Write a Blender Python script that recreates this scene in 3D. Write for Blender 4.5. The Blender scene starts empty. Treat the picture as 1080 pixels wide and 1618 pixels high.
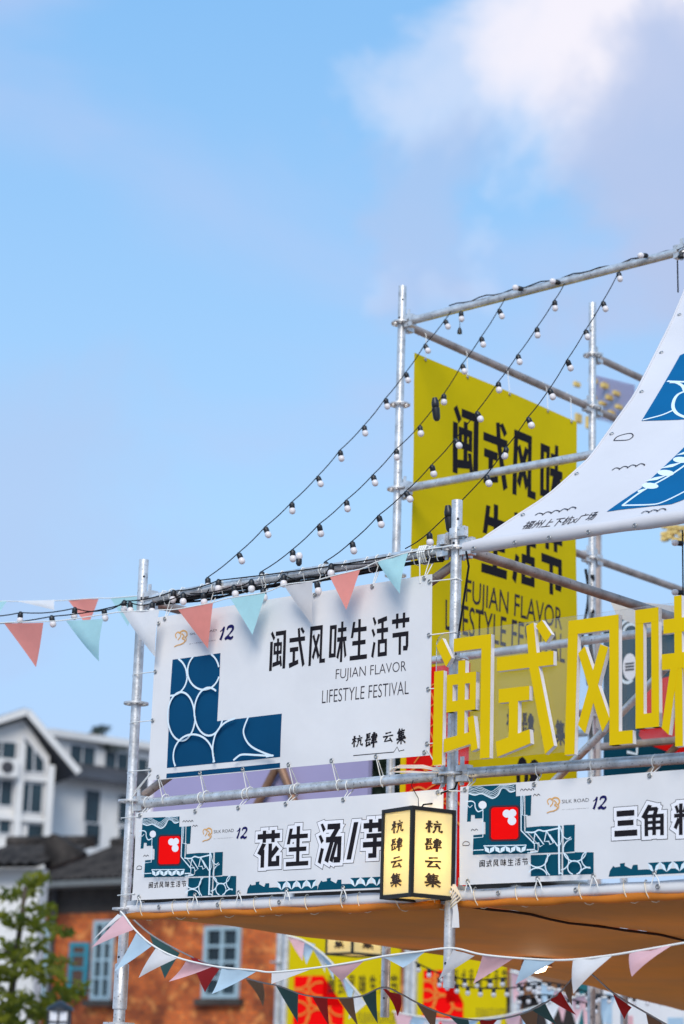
import bpy, bmesh, math, random
from mathutils import Vector, Matrix
random.seed(7)
rad = math.radians
SC = bpy.context.scene
COL = SC.collection

# ------------------------------------------------------------------ camera
FPX, PW, PH = 3507.0, 1080.0, 1618.0          # focal length in photo pixels, photo size
PITCH, ROLL, YA = rad(14.691), rad(1.783), rad(-40.44)
_F = Vector((0, math.cos(PITCH), math.sin(PITCH)))
_u0 = Vector((0, -math.sin(PITCH), math.cos(PITCH)))
_r0 = Vector((1, 0, 0))
_R = _r0 * math.cos(ROLL) + _u0 * math.sin(ROLL)
_U = -_r0 * math.sin(ROLL) + _u0 * math.cos(ROLL)
CAM = Vector((0, 0, 1.6))
cam = bpy.data.cameras.new('camera')
cam.sensor_fit = 'VERTICAL'; cam.sensor_height = 36.0; cam.sensor_width = 24.0
cam.lens = FPX / PH * 36.0
cam.clip_start = 0.1; cam.clip_end = 3000
cam.dof.use_dof = True; cam.dof.focus_distance = 9.9; cam.dof.aperture_fstop = 2.5
cam.dof.aperture_blades = 0
co = bpy.data.objects.new('camera', cam); COL.objects.link(co)
co.matrix_world = Matrix(((_R.x, _U.x, -_F.x, CAM.x), (_R.y, _U.y, -_F.y, CAM.y), (_R.z, _U.z, -_F.z, CAM.z), (0, 0, 0, 1)))
SC.camera = co

# ------------------------------------------------------------------ light
SUN_EL, SUN_AZ = rad(38), rad(-174)            # azimuth measured from +Y towards +X (negative = left)
SUNDIR = Vector((math.sin(SUN_AZ) * math.cos(SUN_EL), math.cos(SUN_AZ) * math.cos(SUN_EL), math.sin(SUN_EL)))
sun = bpy.data.lights.new('sun', 'SUN'); sun.energy = 1.5; sun.angle = rad(30); sun.color = (1.0, 0.93, 0.82)
so = bpy.data.objects.new('sun', sun); COL.objects.link(so)
so.rotation_euler = SUNDIR.to_track_quat('Z', 'Y').to_euler()
SC.view_settings.view_transform = 'Standard'; SC.view_settings.look = 'None'
SC.view_settings.exposure = 0.88; SC.view_settings.gamma = 1.0
SC.view_settings.use_curve_mapping = False

wd = bpy.data.worlds.new('World'); SC.world = wd; wd.use_nodes = True
nt = wd.node_tree; N = nt.nodes; L = nt.links
bg = N['Background']; bg.inputs[1].default_value = 0.14
sky = N.new('ShaderNodeTexSky'); sky.sky_type = 'NISHITA'; sky.sun_disc = False
sky.sun_elevation = SUN_EL; sky.sun_rotation = SUN_AZ
sky.air_density = 1.0; sky.dust_density = 0.6; sky.ozone_density = 2.5
tc = N.new('ShaderNodeTexCoord')
def nd(kind, **k):
    n = N.new(kind)
    for a, b in k.items(): setattr(n, a, b)
    return n
def smooth(val, a, b, lo, hi):
    m = nd('ShaderNodeMapRange', interpolation_type='SMOOTHSTEP'); L.new(val, m.inputs['Value'])
    for n_, x in zip(('From Min', 'From Max', 'To Min', 'To Max'), (a, b, lo, hi)): m.inputs[n_].default_value = x
    return m.outputs[0]
def mixc(fac, a, b):
    m = nd('ShaderNodeMix', data_type='RGBA')
    if hasattr(fac, 'links'): L.new(fac, m.inputs['Factor'])
    else: m.inputs['Factor'].default_value = fac
    for k, x in (('A', a), ('B', b)):
        if hasattr(x, 'links'): L.new(x, m.inputs[k])
        else: m.inputs[k].default_value = (*x, 1)
    return m.outputs['Result']
def noise(vec, scale, detail, dist=0.0, rough=0.5):
    n = nd('ShaderNodeTexNoise'); L.new(vec, n.inputs['Vector'])
    n.inputs['Scale'].default_value = scale; n.inputs['Detail'].default_value = detail; n.inputs['Distortion'].default_value = dist; n.inputs['Roughness'].default_value = rough
    return n
nrm = nd('ShaderNodeVectorMath', operation='NORMALIZE'); L.new(tc.outputs['Generated'], nrm.inputs[0])
sep = nd('ShaderNodeSeparateXYZ'); L.new(nrm.outputs[0], sep.inputs[0])
# thin high haze: paler and more lilac towards the horizon
hzr = nd('ShaderNodeValToRGB'); L.new(sep.outputs['Z'], hzr.inputs['Fac'])
e = hzr.color_ramp.elements
e[0].position = 0.06; e[0].color = (1.72, 2.18, 3.25, 1); e[1].position = 0.46; e[1].color = (0.98, 2.1, 3.6, 1)
q = e.new(0.25); q.color = (1.58, 2.58, 3.8, 1)
base = mixc(0.9, sky.outputs[0], hzr.outputs['Color'])
# soft lilac cloud sheets all round
mp = nd('ShaderNodeMapping'); mp.inputs['Scale'].default_value = (1.6, 1.6, 4.2); mp.inputs['Location'].default_value = (0.35, 0.2, 0.9)
L.new(nrm.outputs[0], mp.inputs[0])
n1 = noise(mp.outputs[0], 2.1, 6, 0.4, 0.5)
sheets = smooth(n1.outputs['Fac'], 0.48, 0.72, 0.0, 0.62)
c1_ = mixc(sheets, base, (1.95, 2.38, 3.5))
# cumulus bank up to the right: grey-lilac body, bright shoulder
nw = noise(nrm.outputs[0], 9.0, 7, 0.3, 0.58)
sub = nd('ShaderNodeVectorMath', operation='SUBTRACT'); L.new(nw.outputs['Color'], sub.inputs[0]); sub.inputs[1].default_value = (.5, .5, .5)
sca = nd('ShaderNodeVectorMath', operation='SCALE'); L.new(sub.outputs[0], sca.inputs[0]); sca.inputs['Scale'].default_value = 0.16
wob = nd('ShaderNodeVectorMath', operation='ADD'); L.new(nrm.outputs[0], wob.inputs[0]); L.new(sca.outputs[0], wob.inputs[1])
wn = nd('ShaderNodeVectorMath', operation='NORMALIZE'); L.new(wob.outputs[0], wn.inputs[0])
def blob(x, y, r_in, r_out, top):
    d = (_F + _R * (x - 540) / FPX - _U * (y - 809) / FPX).normalized()
    k = nd('ShaderNodeVectorMath', operation='DOT_PRODUCT'); L.new(wn.outputs[0], k.inputs[0]); k.inputs[1].default_value = d
    return smooth(k.outputs['Value'], math.cos(rad(r_out)), math.cos(rad(r_in)), 0.0, top)
def maxm(a, b):
    m = nd('ShaderNodeMath', operation='MAXIMUM'); L.new(a, m.inputs[0]); L.new(b, m.inputs[1]); return m.outputs[0]
bright = maxm(maxm(blob(905, 70, 0.6, 4.8, 0.95), blob(1130, -60, 1.5, 5.0, 1.0)), maxm(blob(720, 110, 0.2, 3.0, 0.45), maxm(blob(600, 425, 0.05, 1.2, 0.15), blob(740, 418, 0.05, 1.2, 0.15))))
c2_ = mixc(bright, c1_, (3.7, 3.55, 3.85))
body = maxm(blob(20, 800, 0.5, 5.0, 0.5), maxm(blob(1140, 290, 2.6, 5.0, 0.9), maxm(blob(640, 290, 0.1, 2.2, 0.5), blob(650, 425, 0.1, 1.6, 0.45))))
c3_ = mixc(body, c2_, (1.85, 2.25, 3.25))
L.new(c3_, bg.inputs[0])

# ------------------------------------------------------------------ coordinates of the market frame
A = Vector((math.cos(YA), math.sin(YA), 0)); B = Vector((-math.sin(YA), math.cos(YA), 0))
M = Vector((0.51015, 9.52388, 0))              # foot of the middle front post
def W(u, v, z): return M + A * u + B * v + Vector((0, 0, z))
def ray(x, y): return _F + _R * ((x - 540) / FPX) - _U * ((y - 809) / FPX)
def hit(x, y, p0, n):
    r = ray(x, y); return CAM + r * ((p0 - CAM).dot(n) / r.dot(n))
def uvz(p): d = p - M; return d.dot(A), d.dot(B), d.z
def onv(x, y, v): return uvz(hit(x, y, W(0, v, 0), B))
def onu(x, y, u): return uvz(hit(x, y, W(u, 0, 0), A))
def at(x, y, Y): return hit(x, y, Vector((0, Y, 0)), Vector((0, 1, 0)))

# ------------------------------------------------------------------ materials
MATS = {}
def mat(name, base, rough=0.6, metal=0.0, var=0.0, vscale=8.0, bump=0.0, bscale=40.0, trans=0.0, dirt=0.0, spec=0.4, base2=None, coat=0.0):
    if name in MATS: return MATS[name]
    m = bpy.data.materials.new(name); m.use_nodes = True
    t = m.node_tree; n = t.nodes; l = t.links; p = n['Principled BSDF']
    p.inputs['Base Color'].default_value = (*base, 1); p.inputs['Roughness'].default_value = rough
    p.inputs['Metallic'].default_value = metal; p.inputs['Specular IOR Level'].default_value = spec
    if coat: p.inputs['Coat Weight'].default_value = coat
    geo = n.new('ShaderNodeNewGeometry')
    if var or base2:
        nx = n.new('ShaderNodeTexNoise'); nx.inputs['Scale'].default_value = vscale; nx.inputs['Detail'].default_value = 5
        nx.inputs['Roughness'].default_value = 0.62
        l.new(geo.outputs['Position'], nx.inputs['Vector'])
        mrn = n.new('ShaderNodeMapRange'); mrn.inputs['From Min'].default_value = 0.35; mrn.inputs['From Max'].default_value = 0.65
        l.new(nx.outputs['Fac'], mrn.inputs['Value'])
        mx = n.new('ShaderNodeMix'); mx.data_type = 'RGBA'
        b2 = base2 or tuple(c * (1 - var) for c in base)
        mx.inputs['A'].default_value = (*base, 1); mx.inputs['B'].default_value = (*b2, 1)
        l.new(mrn.outputs[0], mx.inputs['Factor']); l.new(mx.outputs['Result'], p.inputs['Base Color'])
        col = mx.outputs['Result']
        if dirt:
            ny = n.new('ShaderNodeTexNoise'); ny.inputs['Scale'].default_value = vscale * 6; ny.inputs['Detail'].default_value = 3
            l.new(geo.outputs['Position'], ny.inputs['Vector'])
            m2 = n.new('ShaderNodeMapRange'); m2.inputs['From Min'].default_value = 0.62; m2.inputs['From Max'].default_value = 0.72
            m2.inputs['To Max'].default_value = dirt
            l.new(ny.outputs['Fac'], m2.inputs['Value'])
            mx2 = n.new('ShaderNodeMix'); mx2.data_type = 'RGBA'; mx2.inputs['B'].default_value = (0.06, 0.05, 0.045, 1)
            l.new(m2.outputs[0], mx2.inputs['Factor']); l.new(col, mx2.inputs['A']); l.new(mx2.outputs['Result'], p.inputs['Base Color'])
            ra = n.new('ShaderNodeMapRange'); ra.inputs['To Min'].default_value = rough - 0.08; ra.inputs['To Max'].default_value = rough + 0.2
            l.new(nx.outputs['Fac'], ra.inputs['Value']); l.new(ra.outputs[0], p.inputs['Roughness'])
    if bump:
        nb = n.new('ShaderNodeTexNoise'); nb.inputs['Scale'].default_value = bscale; nb.inputs['Detail'].default_value = 3
        l.new(geo.outputs['Position'], nb.inputs['Vector'])
        bp = n.new('ShaderNodeBump'); bp.inputs['Strength'].default_value = bump; bp.inputs['Distance'].default_value = 0.02
        l.new(nb.outputs['Fac'], bp.inputs['Height']); l.new(bp.outputs[0], p.inputs['Normal'])
    if trans:
        out = n['Material Output']; tr = n.new('ShaderNodeBsdfTranslucent'); ms = n.new('ShaderNodeMixShader')
        ms.inputs[0].default_value = trans
        src = p.inputs['Base Color'].links
        if src: l.new(src[0].from_socket, tr.inputs['Color'])
        else: tr.inputs['Color'].default_value = (*base, 1)
        l.new(p.outputs[0], ms.inputs[1]); l.new(tr.outputs[0], ms.inputs[2]); l.new(ms.outputs[0], out.inputs['Surface'])
    MATS[name] = m; return m
def s2l(h):
    h = h.lstrip('#'); c = [int(h[i:i + 2], 16) / 255 for i in (0, 2, 4)]
    return tuple(x / 12.92 if x <= 0.04045 else ((x + 0.055) / 1.055) ** 2.4 for x in c)

STEEL = mat('galvanised_steel', (0.82, 0.80, 0.79), 0.33, 0.62, 0.4, 16, 0.08, 60, dirt=0.85)
STEELB = mat('brown_reflection_steel', (0.56, 0.44, 0.38), 0.45, 0.6, 0.4, 10, 0.06, 50, dirt=0.8)  # galvanised tube with the canopy's brown reflection put into its base colour
VINYL = mat('banner_vinyl', (0.82, 0.80, 0.805), 0.65, 0, 0.06, 3, 0.22, 4, trans=0.12)
SAILM = mat('sail_canvas', (0.72, 0.70, 0.725), 0.6, 0, 0.05, 2.5, 0.12, 6, trans=0.1)
INK = mat('black_print', (0.014, 0.012, 0.016), 0.8, bump=0.05, bscale=5, spec=0.12)
INK2 = mat('thin_grey_print', (0.035, 0.03, 0.04), 0.8, spec=0.12)
BLUE = mat('blue_print', (0.001, 0.060, 0.150), 0.8, var=0.12, vscale=3, bump=0.06, bscale=5, spec=0.12)
SBLUE = mat('bright_blue_print', (0.001, 0.118, 0.30), 0.8, var=0.1, vscale=3, spec=0.12)
TEAL = mat('teal_print', (0.001, 0.072, 0.120), 0.8, var=0.12, vscale=3, spec=0.12)
LINE = mat('pale_line_print', (0.72, 0.82, 0.88), 0.5)
WPRINT = mat('white_print', (0.82, 0.80, 0.83), 0.5)
REDP = mat('red_print', (0.92, 0.001, 0.001), 0.8, spec=0.1)
ORNG = mat('orange_print', (0.70, 0.36, 0.10), 0.5)
NAVY = mat('navy_print', (0.01, 0.01, 0.09), 0.8, spec=0.12)
YELB = mat('yellow_banner', (0.82, 0.645, 0.002), 0.8, 0, 0.06, 2, 0.08, 5, trans=0.3, spec=0.15)
YELF = mat('yellow_letter_face', (0.71, 0.475, 0.001), 0.8, 0, 0.04, 6, spec=0.12)
FOAM = mat('white_foam_edge', (0.82, 0.76, 0.74), 0.7, bump=0.06, bscale=90)
BLACK = mat('black_plastic', (0.012, 0.013, 0.017), 0.42, spec=0.5)
WIRE = mat('black_cable', (0.010, 0.010, 0.012), 0.85, spec=0.12)
CORD = mat('white_cord', (0.78, 0.77, 0.74), 0.7)
GLOBE = mat('frosted_globe', (0.96, 0.90, 0.90), 0.35, trans=0.25, coat=0.2)
ORANGE = mat('orange_canopy', (0.64, 0.185, 0.028), 0.7, 0, 0.25, 1.2, 0.12, 3, trans=0.55, base2=(0.48, 0.155, 0.038), spec=0.2)
ORLIP = mat('orange_canopy_edge', (0.78, 0.25, 0.02), 0.5, 0, 0.25, 5, trans=0.35)
LILAC = mat('lilac_panel', (0.36, 0.32, 0.52), 0.6, var=0.06, vscale=2)
REDB = mat('red_board', (0.72, 0.006, 0.004), 0.8, spec=0.1, var=0.1, vscale=3)
OLINE = mat('orange_line', (0.78, 0.22, 0.02), 0.5)
TEALB = mat('dark_teal_board', (0.001, 0.05, 0.085), 0.8, spec=0.1, var=0.15, vscale=2)
PEN = {
 'coral': mat('coral_pennant', (0.90, 0.32, 0.27), 0.8, var=0.06, vscale=20, trans=0.35),
 'aqua': mat('aqua_pennant', (0.46, 0.75, 0.79), 0.8, var=0.06, vscale=20, trans=0.35),
 'white': mat('white_pennant', (0.86, 0.85, 0.86), 0.8, var=0.04, vscale=20, trans=0.35),
 'cream': mat('cream_pennant', (0.78, 0.74, 0.73), 0.8, var=0.04, vscale=20, trans=0.45),
 'pink': mat('pink_pennant', (0.88, 0.54, 0.58), 0.8, var=0.06, vscale=20, trans=0.35),
 'blue': mat('light_blue_pennant', (0.55, 0.73, 0.87), 0.8, var=0.06, vscale=20, trans=0.35),
 'green': mat('grey_green_pennant', (0.05, 0.12, 0.11), 0.8, trans=0.2),
 'red': mat('red_pennant', (0.50, 0.022, 0.02), 0.8, trans=0.25),
 'brown': mat('brown_pennant', (0.26, 0.15, 0.085), 0.8, trans=0.25)}

# ------------------------------------------------------------------ mesh helpers (world coordinates in, root-relative out)
def rootof(o):
    while o.parent: o = o.parent
    return o
class MB:
    def __init__(s): s.v = []; s.f = []; s.smooth = False
    def add(s, vs, fs):
        k = len(s.v); s.v += [Vector(p) for p in vs]; s.f += [tuple(i + k for i in f) for f in fs]; return s
    def box(s, c, x, y, z):                        # centre, three half-axis vectors
        c = Vector(c); x, y, z = Vector(x), Vector(y), Vector(z); vs = []
        for k in (-1, 1):
            for j in (-1, 1):
                for i in (-1, 1): vs.append(c + x * i + y * j + z * k)
        return s.add(vs, [(0, 2, 3, 1), (4, 5, 7, 6), (0, 1, 5, 4), (2, 6, 7, 3), (0, 4, 6, 2), (1, 3, 7, 5)])
    def tube(s, pts, r, n=10, caps=True, r2=None):
        pts = [Vector(p) for p in pts]; rings = []; k0 = len(s.v)
        m = len(pts); prev = None
        for i, p in enumerate(pts):
            t = (pts[min(i + 1, m - 1)] - pts[max(i - 1, 0)]).normalized()
            if prev is None:
                h = Vector((0, 0, 1)) if abs(t.z) < 0.9 else Vector((1, 0, 0))
                x = t.cross(h).normalized()
            else: x = (prev - t * prev.dot(t)).normalized()
            prev = x; y = t.cross(x)
            rr = r if r2 is None else r + (r2 - r) * i / (m - 1)
            rr = rr[i] if isinstance(rr, (list, tuple)) else rr
            for j in range(n):
                a = 2 * math.pi * j / n; s.v.append(p + (x * math.cos(a) + y * math.sin(a)) * rr)
        for i in range(m - 1):
            for j in range(n):
                a0 = k0 + i * n + j; a1 = k0 + i * n + (j + 1) % n
                s.f.append((a0, a1, a1 + n, a0 + n))
        if caps:
            s.f.append(tuple(k0 + j for j in reversed(range(n)))); s.f.append(tuple(k0 + (m - 1) * n + j for j in range(n)))
        return s
    def lathe(s, c, axis, prof, n=14):             # prof: (radius, height) along axis
        c = Vector(c); t = Vector(axis).normalized(); h = Vector((0, 0, 1)) if abs(t.z) < 0.9 else Vector((1, 0, 0))
        x = t.cross(h).normalized(); y = t.cross(x); k0 = len(s.v)
        for r, hh in prof:
            for j in range(n):
                a = 2 * math.pi * j / n; s.v.append(c + t * hh + (x * math.cos(a) + y * math.sin(a)) * max(r, 1e-5))
        for i in range(len(prof) - 1):
            for j in range(n):
                a0 = k0 + i * n + j; a1 = k0 + i * n + (j + 1) % n
                s.f.append((a0, a1, a1 + n, a0 + n))
        return s
    def prism(s, poly, fn, d0, d1):                # poly in 2D, fn(x, y, d) -> world
        n = len(poly); ar = sum(poly[i][0] * poly[(i + 1) % n][1] - poly[(i + 1) % n][0] * poly[i][1] for i in range(n))
        if ar < 0: poly = poly[::-1]
        vs = [fn(x, y, d0) for x, y in poly] + [fn(x, y, d1) for x, y in poly]
        fs = [tuple(range(n)), tuple(range(2 * n - 1, n - 1, -1))] + [(i, i + n, (i + 1) % n + n, (i + 1) % n) for i in range(n)]
        return s.add(vs, fs)
    def mesh(s, name, m, org=Vector((0, 0, 0)), smooth=None, fix=True):
        me = bpy.data.meshes.new(name); me.from_pydata([tuple(p - org) for p in s.v], [], s.f)
        if fix:
            bm = bmesh.new(); bm.from_mesh(me); bmesh.ops.recalc_face_normals(bm, faces=bm.faces); bm.to_mesh(me); bm.free()
        if isinstance(m, (list, tuple)):
            for q in m: me.materials.append(q)
        elif m: me.materials.append(m)
        if smooth:
            me.polygons.foreach_set('use_smooth', [True] * len(me.polygons))
            if smooth != True: me.set_sharp_from_angle(angle=smooth)
        me.update(); return me
    def build(s, name, m, parent=None, smooth=None, fix=True):
        org = rootof(parent).location if parent else Vector((0, 0, 0))
        o = bpy.data.objects.new(name, s.mesh(name, m, org, smooth, fix)); COL.objects.link(o)
        if parent: o.parent = parent
        return o
def inst(name, me, mtx, parent):
    o = bpy.data.objects.new(name, me); COL.objects.link(o); o.parent = parent
    mm = mtx.copy()
    w = Vector((0, 0, 0)); q = parent
    par = parent.matrix_basis.copy(); q = parent.parent
    while q: par = q.matrix_basis @ par; q = q.parent
    o.matrix_basis = par.inverted() @ mm
    return o
def thing(name, label, cat, loc, group=None):
    o = bpy.data.objects.new(name, None); o.empty_display_size = 0.1; COL.objects.link(o); o.location = Vector(loc)
    o['label'] = label; o['category'] = cat
    if group: o['group'] = group
    return o
def tag(o, label, cat, group=None):
    o['label'] = label; o['category'] = cat
    if group: o['group'] = group
    return o
def structure(o): o['kind'] = 'structure'; return o
SM = rad(40)

# --- flat print on a curved sheet
def sheet(polys, surf, off, name, m, parent, maxlen=0.06, step=0.00002, flip=False):
    bm = bmesh.new()
    for k, poly in enumerate(polys):
        vs = [bm.verts.new((x, y, k * step)) for x, y in poly]
        try: bm.faces.new(vs)
        except ValueError: pass
    bmesh.ops.triangulate(bm, faces=bm.faces)
    for _ in range(6):
        es = [e for e in bm.edges if e.calc_length() > maxlen]
        if not es: break
        bmesh.ops.subdivide_edges(bm, edges=es, cuts=1); bmesh.ops.triangulate(bm, faces=[f for f in bm.faces if len(f.verts) > 3])
    org = rootof(parent).location if parent else Vector((0, 0, 0))
    for v in bm.verts: v.co = surf(v.co.x, v.co.y, off + v.co.z) - org
    me = bpy.data.meshes.new(name); bm.to_mesh(me); bm.free(); me.materials.append(m)
    o = bpy.data.objects.new(name, me); COL.objects.link(o)
    if parent: o.parent = parent
    return o
def gridsheet(u0, u1, z0, z1, surf, name, m, parent, nu=24, nz_=12, thick=0.002):
    b = MB()
    for d in (0, -thick):
        k = len(b.v)
        for j in range(nz_ + 1):
            for i in range(nu + 1): b.v.append(surf(u0 + (u1 - u0) * i / nu, z0 + (z1 - z0) * j / nz_, d))
        for j in range(nz_):
            for i in range(nu):
                a = k + j * (nu + 1) + i; b.f.append((a, a + 1, a + nu + 2, a + nu + 1))
    n1 = (nu + 1) * (nz_ + 1)
    rim = [i for i in range(nu + 1)] + [j * (nu + 1) + nu for j in range(1, nz_ + 1)] + [nz_ * (nu + 1) + i for i in range(nu - 1, -1, -1)] + [j * (nu + 1) for j in range(nz_ - 1, 0, -1)]
    for i in range(len(rim)):
        a, c = rim[i], rim[(i + 1) % len(rim)]; b.f.append((a, c, c + n1, a + n1))
    return b.build(name, m, parent, smooth=SM)
def ribbon(pts, w, closed=False):
    out = []; n = len(pts); L_, R_ = [], []
    for i in range(n):
        if closed: p0, p1 = pts[i - 1], pts[(i + 1) % n]
        else: p0, p1 = pts[max(i - 1, 0)], pts[min(i + 1, n - 1)]
        dx, dy = p1[0] - p0[0], p1[1] - p0[1]; d = math.hypot(dx, dy) or 1
        ww = (w[i] if isinstance(w, (list, tuple)) else w) / 2
        L_.append((pts[i][0] - dy / d * ww, pts[i][1] + dx / d * ww)); R_.append((pts[i][0] + dy / d * ww, pts[i][1] - dx / d * ww))
    for i in range(n if closed else n - 1):
        j = (i + 1) % n; out.append([R_[i], R_[j], L_[j], L_[i]])
    return out
def circ(x, y, r, n=40, a0=0, a1=360, ry=None):
    ry = r if ry is None else ry
    return [(x + r * math.cos(rad(a0 + (a1 - a0) * i / n)), y + ry * math.sin(rad(a0 + (a1 - a0) * i / n))) for i in range(n if a1 - a0 == 360 else n + 1)]
def inpoly(p, poly):
    c = False; n = len(poly); x, y = p
    for i in range(n):
        (x0, y0), (x1, y1) = poly[i], poly[i - 1]
        if (y0 > y) != (y1 > y) and x < (x1 - x0) * (y - y0) / (y1 - y0) + x0: c = not c
    return c
def clipline(pts, polys):
    runs = []; cur = []
    dense = []
    for i in range(len(pts) - 1):
        for k in range(6): dense.append((pts[i][0] + (pts[i + 1][0] - pts[i][0]) * k / 6, pts[i][1] + (pts[i + 1][1] - pts[i][1]) * k / 6))
    dense.append(pts[-1])
    for p in dense:
        if any(inpoly(p, q) for q in polys): cur.append(p)
        else:
            if len(cur) > 1: runs.append(cur)
            cur = []
    if len(cur) > 1: runs.append(cur)
    return runs
def offpoly(poly, d):
    n = len(poly); ar = sum(poly[i][0] * poly[(i + 1) % n][1] - poly[(i + 1) % n][0] * poly[i][1] for i in range(n))
    if ar < 0: poly = poly[::-1]
    out = []
    for i in range(n):
        p0, p, p1 = Vector(poly[i - 1]), Vector(poly[i]), Vector(poly[(i + 1) % n])
        e0 = (p - p0).normalized(); e1 = (p1 - p).normalized(); n0 = Vector((e0.y, -e0.x)); n1 = Vector((e1.y, -e1.x))
        k = n0 + n1; k = k / max(0.35, (1 + n0.dot(n1))); q = p + k * d; out.append((q.x, q.y))
    return out

# ------------------------------------------------------------------ characters (boxes of 100 x 100, y down)
def rc(x0, y0, x1, y1): return [(x0, y0), (x1, y0), (x1, y1), (x0, y1)]
def qd(*a): return [(a[i], a[i + 1]) for i in range(0, len(a), 2)]
WATER = [qd(8, 2, 18, 0, 31, 15, 21, 22), qd(2, 31, 12, 28, 25, 43, 15, 50), qd(14, 60, 27, 63, 15, 100, 2, 95)]
GRASS = [rc(0, 9, 100, 23), rc(23, 0, 38, 33), rc(62, 0, 77, 33)]
G = {
 '闽': [qd(2, 6, 13, 0, 31, 17, 21, 24), rc(0, 26, 17, 100), rc(34, 2, 100, 13), rc(83, 2, 100, 98), rc(23, 30, 75, 39), rc(23, 30, 34, 60), rc(64, 30, 75, 60),
       rc(23, 51, 75, 60), rc(43, 20, 56, 84), qd(20, 80, 69, 76, 69, 86, 20, 91), qd(61, 65, 72, 64, 80, 90, 69, 92)],
 '式': [rc(0, 24, 97, 35), qd(50, 3, 63, 1, 70, 30, 99, 94, 84, 100, 56, 35), qd(66, 4, 77, 0, 94, 12, 84, 18), rc(4, 48, 57, 59), rc(22, 50, 38, 90), qd(0, 87, 58, 80, 60, 91, 3, 99)],
 '风': [qd(5, 2, 20, 2, 15, 100, 0, 100), rc(5, 2, 80, 13), rc(66, 2, 80, 96), rc(66, 86, 100, 96), qd(20, 27, 30, 22, 67, 77, 56, 86), qd(53, 22, 65, 25, 31, 86, 20, 79)],
 '味': [rc(0, 6, 14, 86), rc(27, 6, 40, 86), rc(0, 6, 40, 16), rc(0, 76, 40, 86), rc(66, 0, 79, 100), rc(48, 15, 98, 25), rc(45, 38, 100, 49), qd(60, 46, 72, 48, 56, 92, 44, 87), qd(80, 48, 90, 46, 103, 85, 92, 91)],
 '生': [qd(14, 5, 28, 5, 16, 44, 2, 44), rc(16, 20, 95, 31), rc(45, 0, 60, 95), rc(12, 52, 90, 63), rc(0, 88, 100, 99)],
 '活': WATER + [qd(38, 8, 92, 2, 94, 13, 40, 19), rc(34, 30, 100, 41), rc(60, 8, 74, 60), rc(40, 57, 53, 98), rc(81, 57, 94, 98), rc(40, 57, 94, 67), rc(40, 88, 94, 98)],
 '节': [rc(0, 13, 100, 24), rc(23, 0, 37, 36), rc(62, 0, 76, 36), rc(4, 46, 96, 57), rc(81, 46, 96, 82), qd(66, 80, 96, 80, 90, 92, 66, 91), rc(40, 46, 54, 100)],
 '花': GRASS + [qd(22, 34, 39, 37, 18, 68, 1, 61), rc(17, 52, 33, 100), rc(50, 36, 66, 98), qd(84, 42, 98, 52, 66, 76, 58, 63), rc(50, 84, 100, 98), rc(85, 70, 100, 98)],
 '汤': WATER + [rc(38, 2, 92, 16), qd(74, 10, 93, 12, 62, 46, 48, 37), rc(34, 34, 100, 48), rc(84, 36, 100, 92), rc(70, 84, 98, 98), qd(52, 46, 68, 46, 47, 98, 31, 92), qd(72, 46, 86, 46, 66, 98, 52, 92)],
 '/': [qd(56, 0, 92, 0, 44, 100, 8, 100)],
 '芋': GRASS + [rc(14, 36, 86, 48), rc(0, 57, 100, 71), rc(42, 40, 59, 98), rc(24, 86, 58, 98)],
 '三': [rc(10, 5, 88, 25), rc(14, 39, 84, 58), rc(0, 74, 100, 95)],
 '角': [qd(30, -2, 47, 2, 16, 45, 0, 37), rc(30, 7, 70, 19), qd(60, 7, 75, 12, 66, 36, 50, 32), rc(14, 31, 30, 99), rc(82, 31, 98, 99), rc(14, 30, 98, 42), rc(14, 51, 98, 61), rc(14, 70, 98, 80), rc(48, 32, 64, 97)],
 '糕': [rc(20, 0, 35, 100), rc(0, 32, 55, 44), qd(2, 8, 13, 4, 22, 27, 11, 31), qd(43, 4, 54, 8, 45, 31, 34, 27), qd(14, 44, 27, 50, 10, 82, -2, 75), qd(38, 46, 46, 44, 54, 60, 46, 64),
       qd(62, 0, 74, 4, 66, 22, 56, 18), rc(60, 12, 100, 23), rc(62, 31, 98, 41), rc(56, 49, 104, 60), rc(74, 4, 88, 58), qd(60, 68, 72, 70, 68, 97, 55, 95), rc(76, 68, 85, 94), rc(90, 68, 99, 96)],
}
BR = {
 '杭': [[(5, 34), (44, 25)], [(26, 4), (24, 60), (24, 96)], [(25, 36), (4, 70)], [(27, 40), (42, 54)], [(66, 3), (75, 17)], [(49, 31), (96, 23)], [(61, 44), (60, 70), (47, 95)], [(60, 45), (84, 40), (82, 78), (98, 86), (98, 72)]],
 '肆': [[(8, 14), (42, 7)], [(16, 10), (14, 52)], [(16, 25), (38, 21)], [(16, 36), (38, 33)], [(1, 53), (46, 46)], [(15, 60), (10, 92), (37, 77)], [(30, 62), (43, 86)], [(54, 20), (91, 14), (88, 43)], [(47, 32), (99, 26)], [(54, 44), (90, 40)], [(52, 57), (92, 52)], [(46, 71), (99, 66)], [(72, 1), (71, 50), (70, 102)]],
 '云': [[(25, 20), (78, 12)], [(4, 47), (98, 38)], [(46, 45), (17, 86), (86, 76)], [(67, 58), (92, 93)]],
 '集': [[(33, 0), (9, 33)], [(24, 22), (23, 58)], [(51, 1), (59, 12)], [(26, 19), (84, 13)], [(26, 32), (79, 28)], [(26, 44), (79, 41)], [(23, 58), (90, 53)], [(54, 16), (54, 56)], [(3, 70), (98, 63)], [(51, 58), (51, 102)], [(48, 69), (11, 96)], [(54, 68), (95, 95)]],
}
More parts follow.
